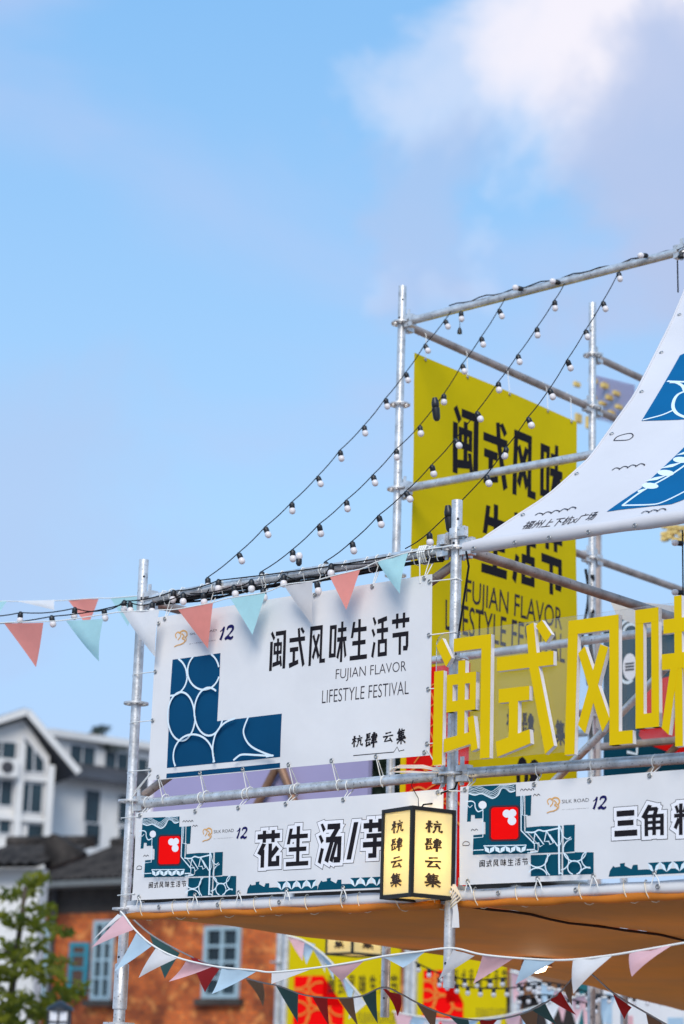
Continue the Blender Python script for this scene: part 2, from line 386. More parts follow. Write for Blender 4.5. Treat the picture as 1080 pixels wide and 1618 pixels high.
def brush(ch, w=9):
    out = []
    for k, st in enumerate(BR[ch]):
        pts = []
        for i in range(len(st) - 1):
            for j in range(4): t = j / 4; pts.append((st[i][0] + (st[i + 1][0] - st[i][0]) * t, st[i][1] + (st[i + 1][1] - st[i][1]) * t))
        pts.append(st[-1]); n = len(pts)
        ws = [w * (0.75 + 0.55 * abs(math.cos(math.pi * i / (n - 1))) * (1 if i < n / 2 else 0.55)) for i in range(n)]
        if abs(st[0][0] - st[-1][0]) < 8: ws = [x * 1.25 for x in ws]
        out += ribbon(pts, ws)
    return out
def placed(polys, x0, z0, x1, z1, shear=0.0):        # box (x0,z0)=bottom-left .. (x1,z1)=top-right
    return [[(x0 + (x1 - x0) * px / 100 + shear * (1 - py / 100), z1 + (z0 - z1) * py / 100) for px, py in q] for q in polys]
def latin(body, x0, z0, x1, z1, surf, off, name, m, parent, align=None, bold=0.0):
    c = bpy.data.curves.new('lettering', 'FONT'); c.body = body; c.resolution_u = 3; c.offset = bold
    o = bpy.data.objects.new('lettering', c); COL.objects.link(o); bpy.context.view_layer.update()
    me = bpy.data.meshes.new_from_object(o.evaluated_get(bpy.context.evaluated_depsgraph_get()))
    COL.objects.unlink(o); bpy.data.objects.remove(o); bpy.data.curves.remove(c)
    xs = [v.co.x for v in me.vertices]; ys = [v.co.y for v in me.vertices]
    a0, a1, b0, b1 = min(xs), max(xs), min(ys), max(ys)
    org = rootof(parent).location
    for v in me.vertices:
        v.co = surf(x0 + (x1 - x0) * (v.co.x - a0) / (a1 - a0), z0 + (z1 - z0) * (v.co.y - b0) / (b1 - b0), off) - org
    me.name = name; me.materials.clear(); me.materials.append(m)
    ob = bpy.data.objects.new(name, me); COL.objects.link(ob); ob.parent = parent; return ob

# ================================================================== SETTING
g = MB(); g.add([(-1500, -60, 0), (1500, -60, 0), (1500, 2500, 0), (-1500, 2500, 0)], [(0, 1, 2, 3)])
structure(g.build('ground', mat('paving', (0.36, 0.335, 0.32), 0.85, var=0.25, vscale=0.6, bump=0.3, bscale=8)))

# ------------------------------------------------------------------ far houses
WHITEW = mat('white_render', (0.72, 0.70, 0.68), 0.85, var=0.18, vscale=0.5)
GLASS = mat('dark_window_glass', (0.018, 0.04, 0.052), 0.25, var=0.6, vscale=0.7, spec=0.5)
ROOFG = mat('grey_roof', (0.065, 0.065, 0.075), 0.8, var=0.4, vscale=1.2)
FRAMEW = mat('white_frame', (0.66, 0.66, 0.68), 0.6)
class Face:
    """a wall plane: starts under photo point (px, *) at depth Y, runs along angle th (degrees from +X)"""
    def __init__(s, px, py, Y, th):
        s.p = at(px, py, Y); s.d = Vector((math.cos(rad(th)), math.sin(rad(th)), 0)); s.n = Vector((s.d.y, -s.d.x, 0))   # n towards viewer
    def __call__(s, x, y): p = hit(x, y, s.p, s.n); return (p - s.p).dot(s.d), p.z
    def w(s, a, z, d=0.0): return Vector((s.p.x, s.p.y, 0)) + s.d * a + s.n * d + Vector((0, 0, z))
    def poly(s, pts): return [s(*p) for p in pts]
    def slab(s, poly2, d0, d1, name, m, parent): b = MB(); b.prism(poly2, s.w, d0, d1); return b.build(name, m, parent)
    def rect(s, x0, y0, x1, y1):
        ya, yb = (y0, y1); a0, z1 = s(x0, y0); a1, z1b = s(x1, y0); _, z0 = s((x0 + x1) / 2, y1); _, z1 = s((x0 + x1) / 2, y0)
        return a0, z0, a1, z1
def window(F, parent, a0, z0, a1, z1, nx=2, nzv=1, fm=None, fw=0.07, dep=0.06, gm=None):
    fm = fm or FRAMEW; w_ = MB()
    w_.prism(rc(a0, z0, a1, z1), F.w, -0.02, 0.015)
    o = w_.build('window', gm or GLASS, parent)
    f = MB()
    def bar(x0, y0, x1, y1, d): f.prism(rc(x0, y0, x1, y1), F.w, 0.017, d)
    bar(a0 - fw, z0 - fw, a0, z1 + fw, dep); bar(a1, z0 - fw, a1 + fw, z1 + fw, dep)
    bar(a0, z1, a1, z1 + fw, dep - 0.003); bar(a0, z0 - fw, a1, z0, dep - 0.003)
    for i in range(1, nx): x = a0 + (a1 - a0) * i / nx; bar(x - fw * .4, z0, x + fw * .4, z1, dep - 0.006)
    for j in range(1, nzv): zz = z0 + (z1 - z0) * j / nzv; bar(a0, zz - fw * .3, a1, zz + fw * .3, dep - 0.009)
    f.build('window_frame', fm, o); return o

# white house with the gable
FG = Face(40, 1300, 88, 22)
h = thing('white_house', 'white gabled house with large dark windows, at the left edge', 'house', FG.w(0, 0))
wall = FG.poly([(-60, 1215), (-60, 1170), (37, 1136), (78, 1196), (76, 1400)]); a_l = wall[0][0]; a_r = wall[-1][0]
wall = [(a_l, 0), (a_l, wall[1][1]), wall[2], wall[3], (wall[3][0], 0)]
FG.slab(wall, -9, 0, 'wall', WHITEW, h)
for pts in ([(-20, 1172), (25, 1172), (25, 1204), (-20, 1204)], [(-20, 1232), (20, 1232), (20, 1272), (-20, 1272)], [(29, 1238), (67, 1238), (67, 1284), (29, 1284)], [(-20, 1294), (16, 1294), (16, 1316), (-20, 1316)], [(43, 1303), (68, 1303), (68, 1345), (43, 1345)]):
    q = FG.poly(pts); a0 = q[0][0]; a1 = q[1][0]; z1 = (q[0][1] + q[1][1]) / 2; z0 = (q[2][1] + q[3][1]) / 2
    window(FG, h, a0, z0, a1, z1, 2 if a1 - a0 > .9 else 1, 1, fw=0.05)
tw = FG.poly([(36, 1160), (70, 1202), (69, 1222), (36, 1220)])
o = FG.slab(tw, -0.02, 0.015, 'window', GLASS, h)
fb = MB()
for q in ribbon(tw + [tw[0]], 0.09): fb.prism(q, FG.w, 0.018, 0.07)
mid = [((tw[0][0] + tw[1][0]) / 2, (tw[0][1] + tw[1][1]) / 2), ((tw[2][0] + tw[3][0]) / 2, (tw[2][1] + tw[3][1]) / 2)]
for q in ribbon(mid, 0.05): fb.prism(q, FG.w, 0.018, 0.06)
fb.build('window_frame', FRAMEW, o)
rf = MB()
ap = FG(37, 1127); rt = FG(118, 1223); lt = FG(-70, 1162)
for q in ribbon([lt, ap], 0.32) + ribbon([ap, rt], 0.32): rf.prism(q, FG.w, -9.2, 0.55)
roof = rf.build('roof', ROOFG, h)
rv = MB()
for q in ribbon([lt, ap], 0.26) + ribbon([ap, rt], 0.26): rv.prism(q, FG.w, 0.552, 0.62)
rv.build('verge_board', WHITEW, roof)
for xx in (28, 76):
    c = FG(xx, 1250); t_ = FG(xx, 1175 if xx < 50 else 1210); FG.slab(rc(c[0] - .14, 0, c[0] + .14, t_[1]), 0.02, 0.28, 'pilaster', WHITEW, h)
for yy in (1225, 1290):
    q0, q1 = FG(-20, yy), FG(72, yy); FG.slab(rc(q0[0], q0[1] - .1, q1[0], q0[1] + .1), 0.018, 0.2, 'string_course', WHITEW, h)
ac = FG(6, 1215); o = FG.slab(rc(ac[0] - .45, ac[1] - .35, ac[0] + .45, ac[1] + .35), 0.1, 0.55, 'air_conditioner', WHITEW, h)
b = MB(); b.prism(circ(ac[0], ac[1], .25, 20), FG.w, 0.551, 0.58); b.build('fan', ROOFG, o)

# white terrace wing behind it
FW = Face(90, 1300, 92, 38)
h = thing('white_terrace', 'white flat-topped house wing with dormer windows behind the left post', 'house', FW.w(0, 0))
e0 = FW(86, 1222); e1 = FW(330, 1290)
FW.slab([(e0[0], 0), (e0[0], e0[1]), (e1[0], e0[1]), (e1[0], 0)], -10, 0, 'wall', WHITEW, h)
for (x0, x1, y0, y1) in ((134, 158, 1249, 1300), (134, 158, 1302, 1336), (187, 204, 1257, 1302), (187, 204, 1308, 1342), (226, 244, 1268, 1308)):
    a0, z0, a1, z1 = FW.rect(x0, y0, x1, y1); window(FW, h, a0, z0, a1, z1, 1, 1, fw=0.04)
r_ = MB(); zt = e0[1]; r_.add([FW.w(e0[0] - .3, zt - .1, .7), FW.w(e1[0], zt - .1, .7), FW.w(e1[0], zt + .85, -1.6), FW.w(e0[0] - .3, zt + .85, -1.6),
    FW.w(e0[0] - .3, zt - .3, .7), FW.w(e1[0], zt - .3, .7), FW.w(e1[0], zt + .65, -1.6), FW.w(e0[0] - .3, zt + .65, -1.6)],
    [(0, 1, 2, 3), (7, 6, 5, 4), (0, 4, 5, 1), (1, 5, 6, 2), (2, 6, 7, 3), (3, 7, 4, 0)])
r_.build('roof', ROOFG, h)
FD = Face(82, 1190, 93.5, 38)
d0 = FD(82, 1165); d1 = FD(330, 1250)
dz = FD(90, 1166)[1]
o = FD.slab([(d0[0], zt - 1), (d0[0], dz), (d1[0], dz), (d1[0], zt - 1)], -6, 0, 'dormer', WHITEW, h)
FD.slab([(d0[0] - .3, dz + .003), (d0[0] - .3, dz + .3), (d1[0], dz + .3), (d1[0], dz + .003)], -6, .4, 'flat_roof', WHITEW, h)
for (x0, x1, y0, y1) in ((110, 150, 1179, 1207), (165, 203, 1189, 1214), (216, 250, 1200, 1224)):
    a0, z0, a1, z1 = FD.rect(x0, y0, x1, y1); window(FD, o, a0, z0, a1, z1, 2, 1, fw=0.05)
# potted shrub on its roof
LEAFD = mat('dark_leaf', (0.03, 0.05, 0.03), 0.6, var=0.5, vscale=1.5, trans=0.2)
BARK = mat('bark', (0.09, 0.065, 0.045), 0.9, var=0.4, vscale=12)
def foliage(b, c, r, n, size, seed, drop=0.0):
    R_ = random.Random(seed)
    for _ in range(n):
        while True:
            d = Vector((R_.uniform(-1, 1), R_.uniform(-1, 1), R_.uniform(-1, 1)))
            if d.length <= 1: break
        p = Vector(c) + Vector((d.x * r[0], d.y * r[1], d.z * r[2]))
        s_ = size * R_.uniform(.6, 1.3); x = Vector((R_.gauss(0, 1), R_.gauss(0, 1), R_.gauss(0, .6) - drop)).normalized(); y = x.cross(Vector((R_.gauss(0, 1), R_.gauss(0, 1), R_.gauss(0, 1)))).normalized()
        b.add([p - x * s_, p + y * s_ * .38 - x * s_ * .1, p + x * s_, p - y * s_ * .38 - x * s_ * .1], [(0, 1, 2, 3)])
pb = at(162, 1172, 96)
t = thing('roof_shrub', 'dark bushy shrub growing on top of the white flat roof', 'shrub', pb - Vector((0, 0, .3)))
b = MB(); b.tube([pb - Vector((0, 0, .3)), pb + Vector((.05, 0, .5))], .05, 6); b.build('trunk', BARK, t)
b = MB()
for k in range(9):
    c = pb + Vector((random.uniform(-.5, .5), random.uniform(-.4, .4), random.uniform(.1, .6))); foliage(b, c, (.28, .28, .16), 60, .1, k)
b.build('crown', LEAFD, t, fix=False)
# low greenery along the far parapet
t = thing('roof_planting', 'low dark planting along the edge of the white flat roof', 'plant', at(100, 1168, 96))
b = MB()
for k in range(8): foliage(b, at(92 + k * 14, 1169 + k * 2.2, 95), (.35, .2, .12), 40, .09, 50 + k)
b.build('foliage', LEAFD, t, fix=False)

# ------------------------------------------------------------------ old brick house
def brickmat():
    m = bpy.data.materials.new('orange_brick'); m.use_nodes = True; n = m.node_tree.nodes; l = m.node_tree.links; p = n['Principled BSDF']
    geo = n.new('ShaderNodeNewGeometry'); 
    tcn = n.new('ShaderNodeTexCoord')
    bk = n.new('ShaderNodeTexBrick'); bk.inputs['Scale'].default_value = 1.0; bk.inputs['Brick Width'].default_value = 0.34; bk.inputs['Row Height'].default_value = 0.12
    bk.inputs['Mortar Size'].default_value = 0.014; bk.inputs['Color1'].default_value = (0.74, 0.155, 0.022, 1); bk.inputs['Color2'].default_value = (0.48, 0.085, 0.015, 1); bk.inputs['Mortar'].default_value = (0.22, 0.10, 0.05, 1)
    bk.inputs['Bias'].default_value = -0.1
    dt = n.new('ShaderNodeVectorMath'); dt.operation = 'DOT_PRODUCT'; dt.inputs[1].default_value = (math.cos(rad(-38)), math.sin(rad(-38)), 0); l.new(tcn.outputs['Object'], dt.inputs[0])
    sx = n.new('ShaderNodeSeparateXYZ'); l.new(tcn.outputs['Object'], sx.inputs[0]); cx = n.new('ShaderNodeCombineXYZ'); l.new(dt.outputs['Value'], cx.inputs[0]); l.new(sx.outputs['Z'], cx.inputs[1]); l.new(cx.outputs[0], bk.inputs['Vector'])
    nx = n.new('ShaderNodeTexNoise'); nx.inputs['Scale'].default_value = 1.3; nx.inputs['Detail'].default_value = 6; l.new(geo.outputs['Position'], nx.inputs['Vector'])
    mr_ = n.new('ShaderNodeMapRange'); mr_.inputs['From Min'].default_value = .42; mr_.inputs['From Max'].default_value = .62; l.new(nx.outputs['Fac'], mr_.inputs['Value'])
    mx = n.new('ShaderNodeMix'); mx.data_type = 'RGBA'; mx.blend_type = 'MULTIPLY'; mx.inputs['B'].default_value = (0.42, 0.40, 0.42, 1)
    l.new(mr_.outputs[0], mx.inputs['Factor']); l.new(bk.outputs['Color'], mx.inputs['A'])
    ny = n.new('ShaderNodeTexNoise'); ny.inputs['Scale'].default_value = 3.4; ny.inputs['Detail'].default_value = 4; l.new(geo.outputs['Position'], ny.inputs['Vector'])
    m3 = n.new('ShaderNodeMapRange'); m3.inputs['From Min'].default_value = .55; m3.inputs['From Max'].default_value = .7; m3.inputs['To Max'].default_value = .75; l.new(ny.outputs['Fac'], m3.inputs['Value'])
    mx2 = n.new('ShaderNodeMix'); mx2.data_type = 'RGBA'; mx2.inputs['B'].default_value = (0.85, 0.34, 0.09, 1)
    l.new(m3.outputs[0], mx2.inputs['Factor']); l.new(mx.outputs['Result'], mx2.inputs['A']); l.new(mx2.outputs['Result'], p.inputs['Base Color'])
    p.inputs['Roughness'].default_value = 0.85; return m
BRICK = brickmat()
GREYW = mat('grey_brown_plaster', (0.075, 0.062, 0.055), 0.9, var=0.45, vscale=1.4)
TILE = mat('dark_clay_tile', (0.022, 0.02, 0.02), 0.9, var=0.6, vscale=2.2, bump=0.4, bscale=6, base2=(0.075, 0.064, 0.058), spec=0.1)
PBLUE = mat('pale_blue_frame', (0.36, 0.50, 0.58), 0.6, var=0.1, vscale=4)
TEALF = mat('turquoise_shutter', (0.03, 0.22, 0.30), 0.6, var=0.2, vscale=4)
FB = Face(354, 1500, 55, -38)
h = thing('brick_house', 'old orange brick house with pale blue windows and dark tiled roof', 'house', FB.w(0, 0))
l0 = FB(64, 1432); r0 = FB(760, 1432); zt = FB(150, 1442)[1]; ze = FB(150, 1404)[1]
FB.slab(rc(l0[0], 0, r0[0], zt), -7, 0, 'wall', BRICK, h)
FB.slab(rc(l0[0], zt + .003, r0[0], ze), -7, .02, 'frieze', GREYW, h)
FB.slab(rc(l0[0] - .4, ze + .004, r0[0] + .4, ze + .14), -7.3, .75, 'gutter', mat('grey_gutter', (0.17, 0.18, 0.18), .6, var=.2), h)
def tiled(F, a0, a1, zE, zR, dE, dR, parent, name='roof', pitch=0.24, back=True):
    b = MB(); n = int((a1 - a0) / pitch)
    for i in range(n):
        x0 = a0 + (a1 - a0) * i / n; x1 = a0 + (a1 - a0) * (i + 1) / n; xm = (x0 + x1) / 2
        b.add([F.w(x0, zE, dE), F.w(xm, zE + .08, dE), F.w(x1, zE, dE), F.w(x1, zR, dR), F.w(xm, zR + .08, dR), F.w(x0, zR, dR)], [(0, 1, 4, 5), (1, 2, 3, 4)])
    b.add([F.w(a0, zE - .06, dE), F.w(a1, zE - .06, dE), F.w(a1, zR - .06, dR), F.w(a0, zR - .06, dR)], [(3, 2, 1, 0)])
    if back: b.add([F.w(a0, zR - .05, dR), F.w(a1, zR - .05, dR), F.w(a1, 2, dR - .1), F.w(a0, 2, dR - .1)], [(3, 2, 1, 0)])
    o = b.build(name, TILE, parent, fix=False)
    r = MB(); r.tube([F.w(a0 - .1, zR + .08, dR), F.w(a1 + .1, zR + .08, dR)], .14, 8); r.build('ridge', TILE, o); return o
zr = FB(150, 1346)[1] + .5
tiled(FB, FB(70, 1400)[0], r0[0] + .4, ze + .15, zr, .72, -2.6, h)
for (x0, x1, y0, y1) in ((331, 378, 1470, 1571), (156, 179, 1461, 1574), (62, 77, 1462, 1572)):
    a0, z0, a1, z1 = FB.rect(x0, y0, x1, y1); window(FB, h, a0, z0, a1, z1, 2, 4, PBLUE, fw=.10, dep=.10)
    s_ = MB(); s_.prism(rc(a0 - .25, z0 - .26, a1 + .25, z0 - .105), FB.w, .005, .2); s_.build('sill', GREYW, h)
a0, z0, a1, z1 = FB.rect(124, 1490, 148, 1573)
sh = MB(); fw = .11
hd = Vector((-math.cos(rad(8)), -math.sin(rad(8)), 0))
def shw(a, z, d): return FB.w(a, z, d + .14 + (a1 - a) * .25)
for q in (rc(a0, z0, a0 + fw, z1), rc(a1 - fw, z0, a1, z1), rc(a0 + fw, z1 - fw, a1 - fw, z1), rc(a0 + fw, z0, a1 - fw, z0 + fw), rc(a0 + fw, (z0 + z1) / 2 - .04, a1 - fw, (z0 + z1) / 2 + .04), rc(a0 + fw, z0 + (z1 - z0) * .74, a1 - fw, z0 + (z1 - z0) * .74 + .07)): sh.prism(q, shw, 0, .06)
o = sh.build('shutter', TEALF, h); s2 = MB(); s2.prism(rc(a0 + fw, z0 + fw, a1 - fw, z1 - fw), shw, .02, .03); s2.build('pane', mat('shutter_glass', (0.10, 0.05, 0.03), .2, var=.3, vscale=2), o)
dp = FB(92, 1420)[0]
b = MB(); b.tube([FB.w(dp, 0, .12), FB.w(dp, ze, .12)], .06, 8); b.build('downpipe', ROOFG, h)

# lower neighbour with the dark gable roof and white wall
FN = Face(40, 1400, 50, -20)
h = thing('old_cottage', 'low cottage with dark tiled roof and white wall behind the leafy tree', 'house', FN.w(0, 0))
l_ = FN(-60, 1400)[0]; r_ = FN(62, 1400)[0]; zE = FN(20, 1372)[1]
FN.slab(rc(l_, 0, r_, zE), -.4, 0, 'wall', WHITEW, h)
tiled(FN, l_, FN(70, 1400)[0], zE + .02, FN(30, 1318)[1], .5, -2.2, h, back=False)
gb = MB()
pts = FN.poly([(60, 1372), (60, 1322), (74, 1314), (120, 1343), (118, 1350)]) 
gb.prism(pts, FN.w, -.6, -.3); gb.build('gable', TILE, h)

# ------------------------------------------------------------------ leafy tree, lower left
LEAF = mat('leaf_green', (0.26, 0.26, 0.014), 0.6, var=0.45, vscale=2.6, trans=0.5, base2=(0.06, 0.095, 0.010))
tp = at(20, 1600, 27); tp.z = 0
t = thing('leafy_tree', 'bright green leafy tree in the lower left corner', 'tree', tp)
b = MB(); b.tube([tp, tp + Vector((.05, 0, 1.4)), tp + Vector((-.05, .1, 2.6)), tp + Vector((.05, 0, 3.9))], .09, 8, r2=.025)
limbs = []
for k in range(15):
    a = random.uniform(0, 6.28); z = random.uniform(1.3, 3.5); ln = random.uniform(.35, .85) * (1.12 - z / 5.2)
    p0 = tp + Vector((0, 0, z)); p1 = p0 + Vector((math.cos(a) * ln, math.sin(a) * ln, ln * .45)); limbs.append(p1)
    b.tube([p0, (p0 + p1) / 2 + Vector((0, 0, .05)), p1], .025, 5, r2=.008)
b.build('trunk', BARK, t, smooth=True)
b = MB()
for k, p in enumerate(limbs): foliage(b, p, (.34, .34, .16), 46, .085, 100 + k, .5)
for k, (x, y) in enumerate(((18, 1415), (48, 1405), (62, 1435), (10, 1450), (40, 1460), (22, 1500), (60, 1490), (8, 1540), (45, 1530), (78, 1545), (30, 1575), (90, 1520), (62, 1590), (12, 1600), (100, 1575), (55, 1390), (92, 1470), (80, 1605), (120, 1560))):
    c = at(x, y, 27 + random.uniform(-.8, .8)); foliage(b, c, (.20, .3, .10), 40, .08, 300 + k, .6)
b.build('crown', LEAF, t, fix=False)
# dark tree far behind, seen between the banners
tp = at(560, 1500, 70); tp.z = 0
t = thing('dark_tree', 'dark green tree glimpsed below the white festival banner', 'tree', tp)
b = MB(); b.tube([tp, tp + Vector((.1, 0, 5)), tp + Vector((0, .2, 9.5))], .3, 8, r2=.08); b.build('trunk', BARK, t, smooth=True)
b = MB()
for k in range(22):
    c = at(606 + random.uniform(-26, 40), random.uniform(1190, 1300), 70 + random.uniform(-1, 1)); foliage(b, c, (.75, .75, .6), 110, .2, 600 + k)
b.build('crown', LEAFD, t, fix=False)

# street lamp
lp = at(93, 1618, 23); lb = Vector((lp.x, lp.y, 0))
t = thing('street_lamp', 'black lantern street lamp with white panes at the bottom left', 'street lamp', lb)
zc = at(93, 1591, 23).z
b = MB(); b.tube([lb, lb + Vector((0, 0, zc - .34))], .035, 10); b.lathe(lb, (0, 0, 1), [(.0, 0), (.12, 0), (.12, .2), (.06, .34), (.035, .45)], 12); b.build('pole', BLACK, t, smooth=SM)
b = MB()
for x in (-.1, .1):
    for y in (-.1, .1): b.box(lb + Vector((x, y, zc - .19)), (.011, 0, 0), (0, .011, 0), (0, 0, .155))
for y in (-.108, .108): b.box(lb + Vector((0, y, zc - .19)), (.009, 0, 0), (0, .004, 0), (0, 0, .15)); b.box(lb + Vector((0, y * 1.01, zc - .15)), (.105, 0, 0), (0, .004, 0), (0, 0, .008))
b.box(lb + Vector((0, 0, zc - .35)), (.115, 0, 0), (0, .115, 0), (0, 0, .014)); b.build('cage', BLACK, t)
b = MB(); b.box(lb + Vector((0, 0, zc - .19)), (.095, 0, 0), (0, .095, 0), (0, 0, .146)); b.build('pane', mat('lamp_pane', (.75, .76, .82), .3), t)
b = MB(); b.lathe(lb + Vector((0, 0, zc - .035)), (0, 0, 1), [(0, 0), (.145, 0), (.13, .03), (.065, .07), (.02, .095), (0, .1)], 16); b.build('cap', BLACK, t, smooth=SM)

# ================================================================== SCAFFOLD
ZL = [2.44, 2.945, 3.45, 3.955, 4.465, 4.97, 5.48, 5.985]
UL, U0, U2 = -1.96, 0.0, 1.98
TR = 0.0242
def ringmesh():
    b = MB(); X = Vector((0, 0, 0)); b.lathe(X, (0, 0, 1), [(TR, -.007), (.034, -.007), (.034, .007), (TR, .007)], 16)
    b.lathe(X, (0, 0, 1), [(.050, -.0045), (.062, -.0045), (.062, .0045), (.050, .0045), (.050, -.0045)], 20)
    for k in range(8):
        a = 2 * math.pi * k / 8; d = Vector((math.cos(a), math.sin(a), 0)); n = Vector((-d.y, d.x, 0))
        b.box(d * .042, d * .0095, n * .006, (0, 0, .004))
    return b.mesh('rosette', STEEL, smooth=SM)
RING = ringmesh()
frame = thing('scaffold_frame', 'galvanised steel tube scaffold frame carrying the banners and awnings', 'scaffold', W(0, 0, 0))
def post(u, v, z0, z1, rings, foot=False, m=STEEL, fr=None, r=TR):
    fr = fr or frame
    b = MB(); b.lathe(W(u, v, 0), (0, 0, 1), [(r * .82, z0 + .002), (r, z0), (r, z1), (r * .82, z1), (r * .82, z1 - .12)], 18)
    o = b.build('post', m, fr, smooth=SM)
    for z in rings: inst('rosette', RING, Matrix.Translation(W(u, v, z)) @ Matrix.Rotation(random.uniform(0, 1), 4, 'Z'), o)
    # spigot holes and collar pins on the tube
    for z in (z1 - .09, z1 - .2, z0 + .1):
        pins = MB(); a = random.uniform(3.6, 5.2); d = Vector((math.cos(a), math.sin(a), 0)); pins.lathe(W(u, v, z) + d * (r - .004), d, [(0.0, .0055), (.006, .0055), (.006, 0)], 8); pins.build('pin_hole', BLACK, o)
    return o
pL = post(UL, 0, 2.10, 4.151, [2.427, 2.945, 3.425])
b = MB(); b.lathe(W(UL, 0, 0), (0, 0, 1), [(TR * 1.05, 1.955), (.034, 1.96), (.034, 2.165), (.0305, 2.17), (TR, 2.17)], 18); b.build('sleeve', STEEL, pL, smooth=SM)
b = MB(); b.lathe(W(UL, 0, 0), (0, 0, 1), [(TR, 1.885), (.075, 1.886), (.075, 1.896), (TR + .004, 1.898), (TR + .003, 1.96)], 20); b.lathe(W(UL, 0, 0), (0, 0, 1), [(TR, 0), (TR, 1.886)], 18); b.build('base_jack', STEEL, pL, smooth=SM)
post(U0, 0, 2.045, 4.166, [2.44, 2.945, 3.45, 3.945])
post(UL, 2, 2.01, 6.215, [3.955, 4.465, 4.975, 5.485, 5.985])
post(U0, 2, 0, 6.09, [3.95, 4.97, 5.985])
post(UL, 4, 0, 6.71, [3.95, 4.97, 5.985, 6.345])
post(UL, 6, 0, 6.8, [4.97, 5.985])
post(U2, 0, 0, 4.16, [2.44, 2.945, 3.955]); post(U2, 2, 0, 6.1, [3.95, 5.985])
def ledger(p, q, m=STEEL, r=TR, heads=True, name='ledger', fr=None):
    fr = fr or frame
    p, q = Vector(p), Vector(q); d = (q - p).normalized(); h = Vector((0, 0, 1)); s = d.cross(h).normalized()
    b = MB(); b.tube([p + d * .075, q - d * .075], r * .98, 16); o = b.build(name, m, fr, smooth=SM)
    if heads:
        for c, e in ((p, d), (q, -d)):
            k = MB(); k.box(c + e * .060 + h * .022, e * .028, s * .02, h * .013); k.box(c + e * .060 - h * .022, e * .028, s * .02, h * .013)
            k.box(c + e * .082, e * .012, s * .021, h * .036); k.box(c + e * .052 + h * .012, e * .009, s * .0035, h * .062)
            k.build('wedge_head', STEEL, o)
    return o
z3, z2, z1_ = 3.955, 2.945, 2.44
ledger(W(UL, 0, 3.945), W(0, 0, 3.952)); ledger(W(UL, 0, 2.928), W(0, 0, 2.945)); ledger(W(0, 0, 2.945), W(U2, 0, 2.925))
ledger(W(UL, 0, z1_ - .012), W(0, 0, z1_ - .012)); ledger(W(0, 0, z1_ - .012), W(U2, 0, z1_ - .012)); ledger(W(0, 0, 3.945), W(U2, 0, 3.91))
ledger(W(UL, 2, 5.985), W(0, 2, 6.0)); ledger(W(UL, 2, 4.97), W(0, 2, 4.96)); ledger(W(UL, 2, 3.945), W(0, 2, 3.952)); ledger(W(0, 2, 5.985), W(U2, 2, 5.985)); ledger(W(0, 2, 3.95), W(U2, 2, 3.95))
ledger(W(UL, 2, 5.985), W(UL, 4, 5.98), STEELB); ledger(W(UL, 4, 5.98), W(UL, 6, 5.98), STEELB); ledger(W(UL, 4, 6.345), W(UL, 6, 6.345), STEELB)
ledger(W(UL, 2, 4.972), W(UL, 4, 4.972), STEELB); ledger(W(UL, 4, 4.972), W(UL, 6, 4.972), STEELB)
ledger(W(UL, 2, 3.943), W(UL, 4, 3.948), STEELB); ledger(W(0, 0, 3.952), W(0, 2, 3.965), STEELB); ledger(W(UL, 0, 3.945), W(UL, 2, 3.955), STEELB)
ledger(W(UL, 4, 3.75), W(0.6, 4, 3.75), STEELB, heads=False)
def brace(p, q, m=STEEL, r=.021): 
    b = MB(); b.tube([p, q], r, 14); return b.build('brace', m, frame, smooth=SM)
brace(W(-1.9, 2.05, 2.44), W(-.03, 2.05, 3.90)); brace(W(-.03, .05, 3.90), W(-1.92, .05, 2.98), STEELB)
brace(W(-1.9, 4.05, 3.3), W(-.4, 4.05, 4.5), STEELB)
# tape, clamps and a swivel coupler at the top of the middle post
b = MB()
for (du, dv, dz) in ((-.05, -.035, .035), (.055, -.03, .06), (.06, .02, .02), (-.045, .03, .06)):
    b.box(W(du, dv, 3.95 + dz), A * .02, B * .014, (0, 0, .022))
b.lathe(W(0, 0, 3.985), (0, 0, 1), [(TR, 0), (.033, .002), (.033, .05), (TR, .052)], 16)
b.build('coupler', STEEL, frame, smooth=SM)

# ------------------------------------------------------------------ cords and eyelets
def cord(pts, parent, name='tie_cord', r=.0026, m=None, n=6): b = MB(); b.tube(pts, r, n, caps=False); return b.build(name, m or CORD, parent, smooth=True)
EYE = MB(); EYE.lathe((0, 0, 0), (0, 0, 1), [(.005, 0), (.0055, .0022), (.0095, .0022), (.0105, 0)], 14)
EYEM = EYE.mesh('eyelet', mat('zinc_eyelet', (.35, .34, .33), .35, .9), smooth=True)
def eyelet(p, n, parent):
    o = inst('eyelet', EYEM, Matrix.Translation(p) @ Vector(n).to_track_quat('Z', 'Y').to_matrix().to_4x4(), parent)
    return o
def loop_tie(parent, eye, tubec, rr=TR + .004, v=0.0):
    """cord from an eyelet round a horizontal tube running along A"""
    pts = [Vector(eye)]
    side = random.uniform(-.012, .012)
    for k in range(9):
        a = rad(-70 + 290 * k / 8) ; pts.append(tubec + A * (side * k / 8) + (-B * math.cos(a) * rr) + Vector((0, 0, math.sin(a) * rr)))
    pts.append(Vector(eye) + A * .006)
    return cord(pts, parent)

